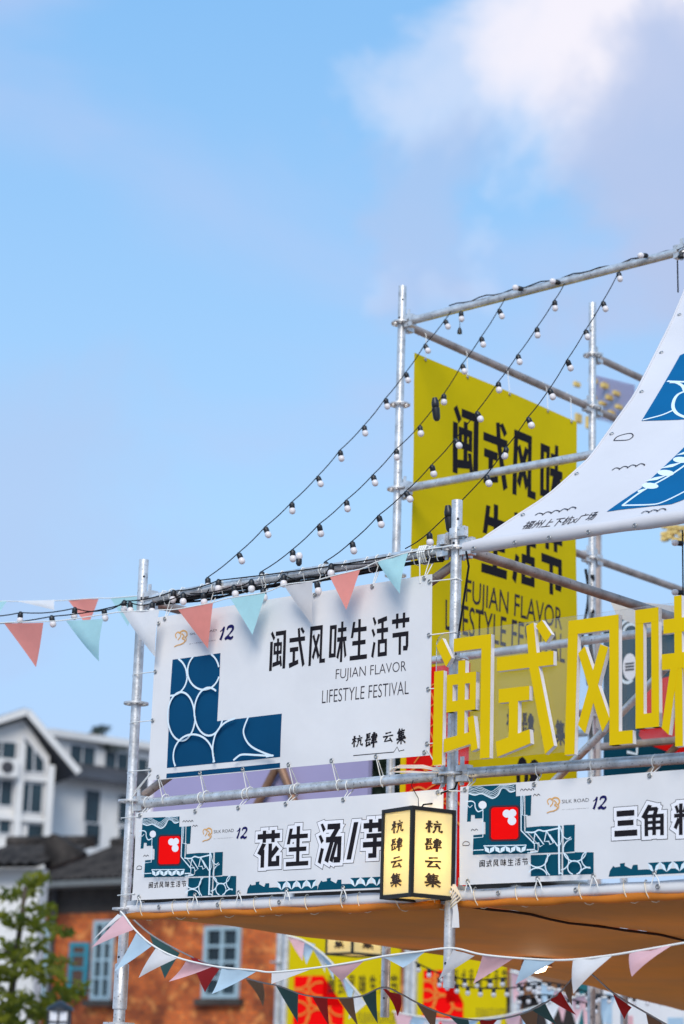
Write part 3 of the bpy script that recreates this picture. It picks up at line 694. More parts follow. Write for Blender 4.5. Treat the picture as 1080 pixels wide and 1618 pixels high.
# ================================================================== BANNERS
def vsurf(v0, amp=.0035, seed=0.0, k=1.0):
    def S(u, z, off=0.0):
        w = amp * (math.sin(u * 5.1 * k + seed + z * 2.3) + .6 * math.sin(z * 7.3 * k + seed * 2 + u * 2.1) + .35 * math.sin(u * 13 + z * 9 + seed))
        return W(u, v0 - off + w, z)
    return S
def usurf(u0, amp=.004, seed=0.0):
    def S(v, z, off=0.0):
        w = amp * (math.sin(v * 4.1 + seed + z * 1.3) + .6 * math.sin(z * 5.3 + seed * 2 + v * 2.1))
        return W(u0 + off + w, v, z)
    return S
def crop(ox, oy, s, v):
    def f(x, y): u, _, z = onv(ox + x / s, oy + y / s, v); return (u, z)
    return f
TITLE = '闽式风味生活节'
def title_row(chars, u0, z0, u1, z1, gap, drop=0.0, x_h=None):
    n = len(chars); w = ((u1 - u0) - gap * (n - 1)) / n; out = []
    for i, ch in enumerate(chars): out.append((ch, placed(G[ch], u0 + i * (w + gap), z0, u0 + i * (w + gap) + w, z1)))
    return out

# ---- big white festival banner, left bay
V1 = -0.045
S1 = vsurf(V1, .004, 1.3)
ban = thing('festival_banner', 'large white festival banner with blue circle pattern in the left bay', 'banner', W(-1, V1, 3.03))
u0, u1 = onv(241, 1100, V1)[0], onv(680, 1054, V1)[0]; za, zb = onv(460, 1213, V1)[2], onv(460, 942, V1)[2]
gridsheet(u0, u1, za, zb, S1, 'cloth', VINYL, ban, 40, 20)
c1 = crop(240, 960, 4.696, V1)
ua = c1(130, 760)[0]; ub = c1(492, 600)[0]; uc = c1(962, 950)[0]; ztop = c1(320, 362)[1]; zst = c1(730, 815)[1]; zbo = c1(530, 1150)[1]
LP = [(ua, zbo), (uc, zbo), (uc, zst), (ub, zst), (ub, ztop), (ua, ztop)]
sheet([LP], S1, .0008, 'blue_block', BLUE, ban)
st0 = zbo - .027
sheet([rc(ua, max(st0 - .024, za + .004), uc, st0)], S1, .0008, 'blue_strip', BLUE, ban)
lines = []
for (x, y, rx, ry) in ((140, 510, 118, 145), (383, 470, 118, 140), (228, 810, 100, 180), (435, 775, 105, 178), (325, 1110, 150, 165)):
    pts = [c1(*p) for p in circ(x, y, rx, 48, ry=ry)]; pts.append(pts[0]); lines += clipline(pts, [LP])
def smoothpts(p, n=5):
    out = []
    for i in range(len(p) - 1):
        p0, p1, p2, p3 = p[max(i - 1, 0)], p[i], p[i + 1], p[min(i + 2, len(p) - 1)]
        for k in range(n):
            t = k / n; out.append(tuple(.5 * (2 * p1[j] + (p2[j] - p0[j]) * t + (2 * p0[j] - 5 * p1[j] + 4 * p2[j] - p3[j]) * t * t + (3 * p1[j] - p0[j] - 3 * p2[j] + p3[j]) * t ** 3) for j in (0, 1)))
    return out + [p[-1]]
for q in ([(640, 825), (560, 860), (500, 930), (475, 1020), (475, 1100), (492, 1170)], [(750, 800), (715, 880), (705, 930), (725, 990), (770, 1040), (850, 1080), (930, 1108)], [(930, 1108), (800, 1100), (700, 1096), (660, 1115), (605, 1165)], [(880, 1112), (930, 1105), (935, 1118)]):
    lines += clipline(smoothpts([c1(*p) for p in q]), [LP])
pol = []
for q in lines: pol += ribbon(q, .0092)
sheet(pol, S1, .0014, 'circle_line', LINE, ban, step=.00002)
x0, _ = c1(862, 330); tl = onv(424, 1062, V1); tr_ = onv(648, 968, V1); tz = onv(480, 990, V1)[2]; bz = onv(480, 1056, V1)[2]
ends = ((425, 997), (425, 1061), (648, 968), (645, 1032))
q0, q1, q2, q3 = [onv(*p, V1) for p in ends]
for ch, p in title_row(TITLE, q1[0], (q1[2] + q3[2]) / 2, q3[0], (q0[2] + q2[2]) / 2, .022): sheet(p, S1, .0008, 'character', INK, ban)
def px_text(body, ax, ay, bx, by, v, S, name, m, par, h, bold=0.0):
    """baseline-left photo point, baseline-right photo point, cap height in m"""
    a, b_ = onv(ax, ay, v), onv(bx, by, v); z = (a[2] + b_[2]) / 2
    return latin(body, a[0], z, b_[0], z + h, S, .0008, name, m, par, bold=bold)
px_text('FUJIAN FLAVOR', 530, 1077, 640, 1066, V1, S1, 'lettering', INK2, ban, .060, -.010)
px_text('LIFESTYLE FESTIVAL', 509, 1111, 644, 1097, V1, S1, 'lettering', INK2, ban, .060, -.010)
for ch, xa, xb, ya, yb in (('杭', 556, 574, 1161, 1182), ('肆', 577, 597, 1156, 1182), ('云', 604, 621, 1154, 1175), ('集', 625, 641, 1150, 1176)):
    a, c = onv(xa, yb, V1), onv(xb, ya, V1); sheet(placed(brush(ch, 11), a[0], a[2], c[0], c[2]), S1, .0008, 'character', INK, ban)
a, c = onv(559, 1195, V1), onv(638, 1186, V1)
zz = (a[2] + c[2]) / 2; du = c[0] - a[0]
sheet(ribbon([(a[0], zz), (a[0] + du * .8, zz), (a[0] + du * .86, zz + .022), (a[0] + du * .9, zz + .002), (c[0], zz + .006)], .0035), S1, .0008, 'rule_line', INK, ban)
def logo(S, v, par, swirl, road, sub, twelve, lw=.006, off=.0008):
    """swirl box, SILK ROAD box, small line box, 12 box: each (u0,z0,u1,z1)"""
    x0, z0, x1, z1 = swirl; w, h = x1 - x0, z1 - z0
    def q(pts): return [(x0 + w * p[0], z0 + h * p[1]) for p in smoothpts(pts)]
    pol = ribbon(q([(.12, .55), (.02, .8), (.2, .95), (.45, .85), (.42, .6), (.25, .42)]), lw) + ribbon(q([(.3, .85), (.6, 1.0), (.9, .9), (.98, .65), (.8, .5)]), lw * 1.3) + ribbon(q([(.55, .82), (.75, .62), (.6, .5), (.8, .38), (.78, .2), (.5, .1)]), lw) + ribbon(q([(.0, .0), (.25, .08), (.5, .1), (.75, .18), (.95, .35), (.9, .5)]), lw * .8)
    sheet(pol, S, off, 'swirl_mark', ORNG, par, step=.00002)
    latin('SILK ROAD', *road, S, off, 'lettering', INK2, par, bold=-.006)
    latin('第十二届丝绸之路国际电影节', *sub, S, off, 'small_print', INK2, par)
    x0, z0, x1, z1 = twelve; w, h = x1 - x0, z1 - z0
    p1 = [(x0 + w * a, z0 + h * b) for a, b in smoothpts([(.0, .70), (.16, .8), (.30, 1.0), (.20, .5), (.04, .02)])]
    p2 = [(x0 + w * a, z0 + h * b) for a, b in smoothpts([(.52, .74), (.62, .96), (.88, .98), (.96, .76), (.74, .42), (.40, .06), (.62, .14), (.82, .03), (1.0, .16)])]
    n1, n2 = len(p1), len(p2)
    sheet(ribbon(p1, [w * (.05 + .13 * i / n1) for i in range(n1)]) + ribbon(p2, [w * (.07 + .11 * abs(math.sin(i * 3.1 / n2 * 2))) for i in range(n2)]), S, off, 'number_mark', NAVY, par, step=.00002)
def bx(f, x0, y0, x1, y1): a = f(x0, y1); c = f(x1, y0); return (a[0], a[1], c[0], c[1])
logo(S1, V1, ban, bx(c1, 160, 165, 255, 290), bx(c1, 272, 158, 478, 203), bx(c1, 268, 243, 470, 266), bx(c1, 500, 135, 605, 243))
nB = -B
bz = Vector((0, 0, 1))
for f_ in (.04, .2, .36, .53, .68, .83, .985):
    u = u0 + (u1 - u0) * f_; p = S1(u, za + .014, .004); eyelet(p, nB, ban)
    if f_ < .98: loop_tie(ban, p, W(u + .01, 0, 2.937))
for f_ in (.03, .2, .4, .6, .8, .975):
    u = u0 + (u1 - u0) * f_; p = S1(u, zb - .014, .004); eyelet(p, nB, ban); loop_tie(ban, p, W(u, 0, 3.948))
for zz in (3.08, 3.32, 3.56, 3.8):
    p = S1(u0 + .012, zz, .004); eyelet(p, nB, ban); cord([p, W(UL + .01, -.03, zz + .006), W(UL - .027, -.01, zz + .004), W(UL - .01, .03, zz)], ban)
    p = S1(u1 - .012, zz, .004); eyelet(p, nB, ban); cord([p, W(-.02, -.033, zz + .002), W(.022, -.02, zz + .004), W(.026, .01, zz)], ban)
cord([S1(u0 + .012, 3.06, .004), W(UL + .06, -.03, 2.99), W(UL + .03, -.03, 2.93)], ban); cord([S1(u0 + .016, 3.06, .004), W(UL + .045, -.035, 2.96), W(UL + .05, -.03, 2.88)], ban)
cord([S1(u1 - .01, 3.055, .004), W(-.06, -.04, 2.985), W(-.03, -.04, 2.95)], ban)
for k in range(7):
    a = -.5 + k * .02; cord([W(-.03, -.03, 2.955 + k * .002), W(-.12, -.05, 2.975 + .004 * k), W(-.28 + .012 * k, -.06, 2.985 + .003 * k), W(-.31 + .008 * k, -.05, 2.97), W(-.2, -.045, 2.962 + .002 * k), W(-.04, -.03, 2.95)], ban, 'tie_loop', .0022, mat('peach_cord', (.8, .55, .42), .7) if k % 2 else CORD) if k < 4 else None

# ---- the two stall name signs
def teal_art(f, S, par):
    """artwork digitised on the right-hand sign; f maps its drawing units to (u, z)"""
    T = [[(118, 102), (441, 86), (443, 168), (499, 165), (499, 412), (520, 424), (592, 506), (592, 545), (540, 547), (540, 567), (245, 573), (145, 577), (150, 440), (232, 432), (232, 350), (215, 345), (215, 322), (160, 325), (160, 300), (135, 300), (132, 345), (106, 347)],
         [(506, 165), (550, 160), (545, 302), (512, 306), (515, 386), (508, 386)],
         [(510, 386), (618, 376), (760, 374), (760, 558), (545, 566), (598, 547), (598, 504), (532, 428), (506, 412)],
         [(774, 369), (850, 366), (848, 552), (774, 560)],
         [(543, 578), (758, 570), (756, 718), (543, 726)], [(768, 566), (850, 562), (850, 558), (980, 558), (980, 710), (768, 716)]]
    TT = [[f(*p) for p in q] for q in T]
    sheet(TT, S, .0008, 'teal_drawing', TEAL, par)
    LW = .0055
    ln = []
    def pl(pts, w=LW, clip=None, sm=True):
        q = [f(*p) for p in (smoothpts(pts) if sm else pts)]
        for r in (clipline(q, [TT[i] for i in clip]) if clip is not None else [q]): ln.extend(ribbon(r, w))
    wv = [(118, 148), (160, 160), (205, 150), (250, 170), (285, 182), (320, 160), (345, 115), (375, 115), (405, 138), (441, 130)]
    pl(wv, .006, (0,))
    for k in range(1, 5): pl([(x, y - 11 * k + (6 * k if 330 < x < 390 else 0)) for x, y in wv], .0022, (0,))
    for (x, y, r) in ((603, 592, 72), (755, 650, 97), (603, 742, 72)):
        q = circ(x, y, r, 40); q.append(q[0]); pl(q, .005, (4,), False)
    for (x, y, r) in ((762, 622, 62), (868, 545, 80), (866, 668, 47), (978, 612, 60), (965, 735, 68), (762, 745, 40)):
        q = circ(x, y, r, 40); q.append(q[0]); pl(q, .005, (5, 3), False)
    pl([(118, 212), (160, 208), (182, 222), (186, 252), (205, 280), (238, 268)], .005, (0,)); pl([(122, 262), (135, 240), (150, 252), (168, 236)], .003, (0,))
    pl([(240, 262), (240, 458), (165, 465), (165, 550), (245, 546)], .004, None, False); pl([(503, 168), (503, 412), (594, 504), (594, 543), (540, 546)], .0055, None, False)
    pl([(518, 165), (512, 304), (548, 308)], .004, None, False)
    pl([(532, 422), (590, 424), (625, 408), (662, 416), (705, 408), (760, 396)], .006); pl([(600, 428), (588, 500), (625, 498), (632, 524), (660, 508), (600, 428)], .005, None, False)
    pl([(680, 414), (664, 488), (695, 486), (702, 508), (728, 498), (680, 414)], .005, None, False); pl([(700, 440), (757, 520)], .005, None, False); pl([(598, 548), (620, 558), (545, 568)], .004, None, False)
    pl([(766, 370), (766, 716)], .009, None, False); pl([(774, 385), (792, 445), (822, 470), (848, 456)], .004); pl([(782, 400), (786, 470), (770, 520)], .003)
    for i in range(8):
        xa = 250 + i * 36; yb = 570 - i * .8; yt = 522 - i * .8
        up = i % 2; p, q = ((xa, yb), (xa + 36, yt)) if up else ((xa, yt), (xa + 36, yb)); mx, my = (p[0] + q[0]) / 2, (p[1] + q[1]) / 2
        nx, ny = (q[1] - p[1]) * .26, -(q[0] - p[0]) * .26
        ln.append([f(*p), f(mx + nx, my + ny), f(*q), f(mx - nx, my - ny)])
    pl([(245, 519), (540, 513)], .004, None, False)
    sheet(ln, S, .0014, 'pale_line', LINE, par, step=.00001)
    sheet([[f(*p) for p in circ(213, 230, 28, 24)]], S, .0018, 'white_disc', WPRINT, par)
    def rr(x0, y0, x1, y1, r):
        out = []
        for cx, cy, a in ((x1 - r, y1 - r, 0), (x0 + r, y1 - r, 90), (x0 + r, y0 + r, 180), (x1 - r, y0 + r, 270)): out += circ(cx, cy, r, 6, a, a + 90)
        return [f(x, y - (x - x0) * .03) for x, y in out]
    sheet([rr(258, 236, 472, 484, 30)], S, .0016, 'red_stamp_border', mat('dark_red_print', (.06, .005, .012), .5), par)
    sheet([rr(272, 248, 459, 471, 22)], S, .0021, 'red_stamp', REDP, par)
    sheet([[f(*p) for p in circ(x, y, r, 20)] for x, y, r in ((380, 290, 28), (420, 286, 27), (416, 340, 30), (408, 306, 22))], S, .0026, 'white_blossom', WPRINT, par)
    a, c = f(190, 668), f(523, 597)
    for ch, p in title_row(TITLE, a[0], a[1] + .003, c[0], c[1], .008): sheet(p, S, .0008, 'character', INK, par)
    a, c = f(275, 690), f(520, 678); latin('FUJIAN FLAVOR LIFESTYLE FESTIVAL', a[0], a[1], c[0], c[1], S, .0008, 'small_print', INK2, par)
    th = []
    def thn(pts): th.extend(ribbon([f(*p) for p in smoothpts(pts)], .0028))
    def flush(nm): sheet(list(th), S, .0008, nm, INK2, par, step=.00002); th.clear()
    for x, y, n in ((472, 132, 4), (562, 168, 2), (134, 412, 2)):
        for i in range(n): thn([(x + i * 25, y - i), (x + 10 + i * 25, y - 14 - i), (x + 22 + i * 25, y - 4 - i)])
        flush('bird_outline')
    thn([(76, 512), (78, 496), (96, 484), (118, 490), (122, 504), (112, 512), (76, 512)])
    flush('cloud_outline')
    logo(S, 0, par, bx(f, 658, 175, 745, 285), bx(f, 760, 180, 946, 218), bx(f, 760, 248, 945, 264), bx(f, 975, 170, 1068, 260), lw=.005, off=.0008)
def skyline(S, par, us, zbase, n, sc=1.0):
    for k in range(n):
        tl = []; wl = []; x = us + k * .43 * sc
        def q(a, b_): return (x + a * sc, zbase + b_ * sc)
        tl.append([q(0, 0), q(.006, .022), q(.022, .042), q(.03, .036), q(.055, .038), q(.054, .05), q(.078, .052), q(.076, .04), q(.108, .026), q(.116, .042), q(.138, .042), q(.139, .022), q(.18, .022), q(.43, .0)])
        tl.append([q(.18, .006), q(.43, .006), q(.43, .048), q(.18, .048)] if False else [q(.17, 0), q(.43, 0), q(.43, .02), q(.17, .02)])
        for i in range(8):
            xa = .185 + i * .03; wl.append([q(xa, .008), q(xa + .02, .02), q(xa + .03, .048), q(xa + .010, .034)] if i % 2 else [q(xa, .048), q(xa + .02, .034), q(xa + .03, .008), q(xa + .010, .02)])
            if i % 2 == 0: tl.append([q(xa, .047), q(xa + .055, .047), q(xa + .03, .016)])
        sheet(tl, S, .0008, 'skyline_drawing', TEAL, par, step=.00002); sheet(wl, S, .0014, 'wave_petal', LINE, par, step=.00002)
def outlined(chars, S, par, boxes):
    for ch, (x0, z0, x1, z1) in zip(chars, boxes):
        p = placed(G[ch], x0, z0, x1, z1)
        sheet([offpoly(q, .0172) for q in p], S, .0008, 'character_outline', INK, par, step=.00001)
        sheet([offpoly(q, .0148) for q in p], S, .0013, 'character_halo', WPRINT, par, step=.00001)
        sheet(p, S, .0019, 'character', INK, par)
VS = -0.05
S2 = vsurf(VS, .004, 2.7); S3 = vsurf(VS, .004, 4.4)
cR = crop(715, 1220, 4.408, VS)
ur0, zr0 = cR(120, 102)
# right-hand sign
sg = thing('stall_sign', 'white stall sign reading 三角糕 to the right of the middle post', 'sign', W(.6, VS, 2.46))
RU0, RU1, RZ0, RZ1 = onv(727, 1320, VS)[0], 1.9, onv(900, 1391, VS)[2], onv(900, 1230, VS)[2]
gridsheet(RU0, RU1, RZ0, RZ1, S3, 'cloth', VINYL, sg, 40, 12)
teal_art(cR, S3, sg)
cb = crop(940, 1180, 6.743, VS)
def gb_(x0, y0, x1, y1): return bx(cb, x0, y0, x1, y1)
B1 = gb_(205, 655, 452, 975); B2 = gb_(498, 612, 745, 960); wd_ = B2[2] - B2[0]
B3 = (B2[2] + .045, B2[1] - .002, B2[2] + .045 + wd_ * 1.02, B2[3] - .002)
outlined('三角糕', S3, sg, [B1, B2, B3])
skyline(S3, sg, cb(140, 1388)[0], RZ0 + .008, 3)
# left-hand sign: same design, shifted
LU0, LU1, LZ0, LZ1 = onv(212, 1356, VS)[0], onv(698, 1320, VS)[0], onv(404, 1414, VS)[2], onv(400, 1270, VS)[2]
sl = thing('stall_sign', 'white stall sign reading 花生汤 between the left and middle posts', 'sign', W(-1, VS, 2.45))
gridsheet(LU0, LU1, LZ0, LZ1, S2, 'cloth', VINYL, sl, 40, 12)
cL = crop(205, 1260, 5.538, VS)
ul0, zl0 = cL(118, 180); ul1, _ = cL(925, 760); ur1, _ = cR(980, 640); _, zl1 = cL(700, 858); _, zr1 = cR(750, 717)
def fL(x, y):
    a = cR(x, y); return (ul0 + (a[0] - ur0) * (ul1 - ul0) / (ur1 - ur0), zl0 + (a[1] - zr0) * (zl1 - zl0) / (zr1 - zr0))
teal_art(fL, S2, sl)
c5 = crop(370, 1250, 3.086, VS)
outlined('花生汤/芋', S2, sl, [bx(c5, 110, 188, 228, 375), bx(c5, 254, 168, 372, 370), bx(c5, 410, 152, 528, 358), bx(c5, 545, 150, 610, 335), bx(c5, 626, 132, 745, 332)])
skyline(S2, sl, c5(58, 512)[0], LZ0 + .008, 2)
for (par, S, a0, a1, zt_, zb_) in ((sl, S2, LU0, LU1, LZ1, LZ0), (sg, S3, RU0, RU1, RZ1, RZ0)):
    for f_ in (.015, .21, .36, .52, .70, .985):
        u = a0 + (a1 - a0) * f_; p = S(u, zt_ - .014, .004); eyelet(p, nB, par); loop_tie(par, p, W(u - .01, 0, 2.937 - (.008 if u > 0 else .005)))
        p = S(u + .02 if f_ < .9 else u, zb_ + .014, .004); eyelet(p, nB, par)
        cord([p, p + A * .02 - Vector((0, 0, .028)) + nB * .004, p + A * .024 - Vector((0, 0, .05))], par); cord([p, p - A * .015 - Vector((0, 0, .045))], par)
cord([S3(RU0 + .012, RZ1 - .02, .004), W(.0, -.032, 2.872), W(-.03, -.03, 2.868), S2(LU1 - .01, LZ1 - .02, .004)], sg)
cord([S2(LU0 + .02, LZ1 - .02, .004), W(UL - .03, -.03, 2.862), W(UL - .06, 0, 2.86)], sl); cord([S2(LU0 + .02, LZ0 + .03, .004), W(UL - .02, -.035, 2.49), W(UL - .04, 0, 2.495)], sl)

# ---- tall yellow banner on the rear side
SY = usurf(-1.925, .006, .6)
yb_ = thing('yellow_banner', 'tall yellow festival banner with black characters on the rear scaffold', 'banner', W(-1.925, 2.9, 3.1))
Y0, Y1, YZ0, YZ1 = 2.095, 3.775, 3.12, 5.825
gridsheet(Y0, Y1, YZ0, YZ1, SY, 'cloth', YELB, yb_, 30, 40)
def yu(x, y): _, v, z = onu(x, y, -1.925); return (v, z)
def ybox(x0, x1, y0, y1, lean): # photo columns x0..x1, top/bottom at the left edge
    a = yu(x0, y1); c = yu(x0, y0); e = yu(x1, y0 + lean); return (a[0], a[1], e[0], c[1])
row1 = yu(716, 745), yu(716, 638); vE = yu(888, 800)[0]
for ch, p in title_row('闽式风味', row1[0][0], row1[0][1], vE, row1[1][1], .055): sheet([offpoly(g_, .0035) for g_ in p], SY, .0012, 'character', INK, yb_)
w1 = (vE - row1[0][0] - .165) / 4
za_, zb2 = yu(765, 905)[1], yu(765, 792)[1]
for ch, p in title_row('生活节', vE - 3 * w1 - .11, za_, vE, zb2, .055): sheet([offpoly(g_, .0035) for g_ in p], SY, .0012, 'character', INK, yb_)
a, c = yu(737, 962), yu(886, 988); z = a[1]; hcap = yu(737, 914)[1] - z
latin('FUJIAN FLAVOR', a[0], z, c[0], z + hcap, SY, .0012, 'lettering', INK2, yb_, bold=.002)
a = yu(704, 995); c = yu(891, 1045); latin('LIFESTYLE FESTIVAL', a[0], a[1], c[0], a[1] + hcap, SY, .0012, 'lettering', INK2, yb_, bold=.002)
for i, ch in enumerate('杭肆云集'):
    b0 = yu(800, 1150)[0]; zz = yu(825, 1163)[1]; b1 = yu(893, 1160)[0]; w = (b1 - b0 - .12) / 4; x = b0 + i * (w + .03) + (.03 if i > 1 else 0); sheet(placed(brush(ch, 13), x, zz, x + w, zz + .15), SY, .0012, 'character', INK, yb_)
a = yu(815, 1255); c = yu(845, 1200); latin('08', a[0], a[1], c[0] + .05, c[1], SY, .0012, 'lettering', INK, yb_, bold=.03)
for f_ in (.06, .3, .55, .8, .96):
    v = Y0 + (Y1 - Y0) * f_; p = SY(v, YZ1 - .015, .004); eyelet(p, A, yb_); cord([p, W(UL + .03, v, 5.96), W(UL, v, 6.012), W(UL - .03, v, 5.97)], yb_)

# ---- sloping white sail
PS0 = W(0, 0, 3.935); n_s = (A * 1.0 + Vector((0, 0, -.018))).cross(B * 2 + Vector((0, 0, 2.02))).normalized()
su_, sv_ = A, (B * 2 + Vector((0, 0, 2.02))).normalized(); SL = math.sqrt(8.08)
def SS(s, t, off=0.0):
    sag = -.07 * math.sin(math.pi * min(max(t / SL, 0), 1)) * math.sin(math.pi * min(max(s / 2, 0), 1)) + .006 * math.sin(s * 9 + t * 4)
    nn = n_s if n_s.z > 0 else -n_s
    return PS0 + su_ * s + sv_ * t + Vector((0, 0, -.018 * s)) + nn * (off + sag)
def sp(x, y):
    p = hit(x, y, PS0, n_s) - PS0; t = (p.z) / sv_.z; s = (p - sv_ * t).dot(A); return (s, t)
edge = [sp(*p) for p in ((745, 866), (800, 826), (860, 780), (930, 713), (1000, 615), (1060, 500), (1082, 452))] + [(.03, SL * .97)]
sail = thing('canvas_sail', 'white printed canvas sail sloping up at the right edge', 'sail', W(1, 0, 3.9))
et = [e[1] for e in edge]
def el(t):
    for i in range(len(edge) - 1):
        if edge[i][1] <= t <= edge[i + 1][1]: k = (t - edge[i][1]) / (edge[i + 1][1] - edge[i][1]); k2 = k; return edge[i][0] + (edge[i + 1][0] - edge[i][0]) * k2
    return edge[0][0] if t < edge[0][1] else edge[-1][0]
b = MB(); nt_, ns_ = 36, 28
for d in (0, -.003):
    k = len(b.v)
    for j in range(nt_ + 1):
        t = SL * .97 * j / nt_; lo = el(t); hi = 1.98 - max(lo - .02, 0)
        for i in range(ns_ + 1): b.v.append(SS(lo + (hi - lo) * i / ns_, t, d))
    for j in range(nt_):
        for i in range(ns_): a = k + j * (ns_ + 1) + i; b.f.append((a, a + 1, a + ns_ + 2, a + ns_ + 1))
b.build('cloth', SAILM, sail, smooth=True)
b = MB(); pts = [W(.05 + 1.9 * i / 16, -.002, 3.944 - .0165 * (.05 + 1.9 * i / 16)) for i in range(17)]
b.tube(pts, [.026] + [.030 + .003 * math.sin(i * 1.7) for i in range(1, 17)], 16); b.build('sleeve', SAILM, sail, smooth=SM)
pipe = MB(); pipe.tube([SS(el(SL * .97 * i / 30), SL * .97 * i / 30, .001) for i in range(31)], .006, 6); pipe.build('hem', SAILM, sail, smooth=True)
nrm_s = n_s if n_s.z > 0 else -n_s
for t in (.25, .6, .95, 1.35, 1.75, 2.15, 2.5): eyelet(SS(el(t) + .03, t, .004), nrm_s, sail)
for s in (.12, .34, .52, .72, .95, 1.2, 1.5): eyelet(W(s, -.034, 3.925 - .0165 * s), nB, sail)
SB = [[(1010, 652), (1065, 545), (1084, 525), (1120, 520), (1120, 560), (1056, 590)], [(1012, 652), (1056, 592), (1120, 570), (1120, 638), (1060, 645)]]
sheet([[sp(*p) for p in q] for q in ([(1010, 652), (1070, 548), (1120, 520), (1180, 600), (1150, 640), (1080, 641)], [(960, 803), (1012, 762), (1082, 680), (1160, 640), (1200, 700), (1120, 760), (1062, 787), (1010, 796)])], SS, .002, 'blue_block', SBLUE, sail)
ll = []
def sl_(pts, w): ll.extend(ribbon([sp(*p) for p in smoothpts(pts)], w))
sl_([(1054, 589), (1064, 588), (1073, 592), (1078, 600), (1090, 598)], .016); sl_([(1090, 594), (1066, 605), (1058, 622), (1064, 634), (1082, 640)], .016); sl_([(1050, 588), (1090, 584)], .014); sl_([(1012, 651), (1040, 640), (1058, 630)], .012)
sheet(list(ll), SS, .0032, 'pale_line', LINE, sail, step=.00001); ll.clear()
sl_([(985, 793), (1016, 766), (1055, 738), (1100, 700)], .014); sl_([(985, 793), (1030, 790), (1053, 782), (1100, 752)], .012); sl_([(1008, 768), (1018, 764)], .02)
for i in range(5):
    x, y = 1027 + i * 23, 757 - i * 24
    ll.append([sp(*p) for p in circ(x, y, 13, 16, ry=5.2)]); ll.append([sp(x - 9, y - 7), sp(x + 6, y - 15), sp(x + 25, y - 20), sp(x + 10, y - 11)])
sheet(ll, SS, .0032, 'pale_line', LINE, sail, step=.00001)
tk = []
def tk_(pts): tk.extend(ribbon([sp(*p) for p in smoothpts(pts)], .0055))
tk_([(967, 686), (972, 680), (984, 675), (994, 673), (997, 677), (990, 683), (978, 685), (967, 686)])
for x, y, n in ((965, 733, 4), (845, 810, 5), (1016, 806, 3)):
    for i in range(n): tk_([(x + i * 13, y - i * 3), (x + 6 + i * 13, y - 4 - i * 3), (x + 12 + i * 13, y - 3 - i * 3), (x + 11 + i * 13, y - 1 - i * 3)])
sheet(tk, SS, .002, 'bird_outline', INK2, sail, step=.00001)
a = sp(815, 838); c = sp(962, 806)
latin('福州上下杭x广场', a[0] + .02, a[1] + .012, c[0] - .06, a[1] + .088, SS, .002, 'lettering', INK2, sail, bold=.004)

# ---- raised yellow letters on a clear panel
VL = -0.11
acr = thing('letter_sign', 'clear acrylic panel with thick yellow letters reading 闽式风味', 'sign', W(.5, VL, 2.98))
m = bpy.data.materials.new('clear_acrylic'); m.use_nodes = True; n = m.node_tree.nodes; l = m.node_tree.links
tr = n.new('ShaderNodeBsdfTransparent'); tr.inputs[0].default_value = (.95, .955, .96, 1); df = n.new('ShaderNodeBsdfDiffuse'); df.inputs[0].default_value = (.8, .8, .82, 1)
gl = n.new('ShaderNodeBsdfGlossy'); gl.inputs['Roughness'].default_value = .06; mx1 = n.new('ShaderNodeMixShader'); mx1.inputs[0].default_value = .045; mx2 = n.new('ShaderNodeMixShader'); lw = n.new('ShaderNodeFresnel'); lw.inputs[0].default_value = 1.3
l.new(tr.outputs[0], mx1.inputs[1]); l.new(df.outputs[0], mx1.inputs[2]); l.new(lw.outputs[0], mx2.inputs[0]); l.new(mx1.outputs[0], mx2.inputs[1]); l.new(gl.outputs[0], mx2.inputs[2]); l.new(mx2.outputs[0], n['Material Output'].inputs[0])
pu0 = onv(689, 1020, VL)[0]; pz1 = onv(760, 993, VL)[2]
pp = circ(pu0 + .045, pz1 - .045, .045, 8, 90, 180) + [(pu0, 2.98), (1.9, 2.98), (1.9, pz1)]
b = MB(); b.prism(pp, lambda x, y, d: W(x, VL + d, y), 0, .005); b.build('clear_panel', m, acr)
LF = lambda x, y, d: W(x, VL - d, y)
lb_ = [('闽', 684, 774, 1222 - 10, 1006), ('式', 783, 876, 0, 0), ('风', 891, 999, 0, 0), ('味', 1003, 1098, 0, 0)]
zlo, zhi = 2.965, 3.518
for i, (ch, xa, xb, _, _) in enumerate(lb_):
    a = onv(xa, 1120, VL - .03)[0]; c = onv(xb, 1100, VL - .03)[0]
    dz0, dz1 = ((0, 0), (.005, .02), (-.005, .012), (-.01, .045))[i]
    faces, body = MB(), MB()
    for k, q in enumerate(placed([offpoly(g_, -.3) for g_ in G[ch]], a, zlo + dz0, c, zhi + dz1)):
        body.prism(q, LF, .002, .025 + k * .00035); faces.prism(q, LF, .0255 + k * .00035, .0275 + k * .00035)
    o = body.build('character', FOAM, acr); faces.build('character_face', YELF, o)

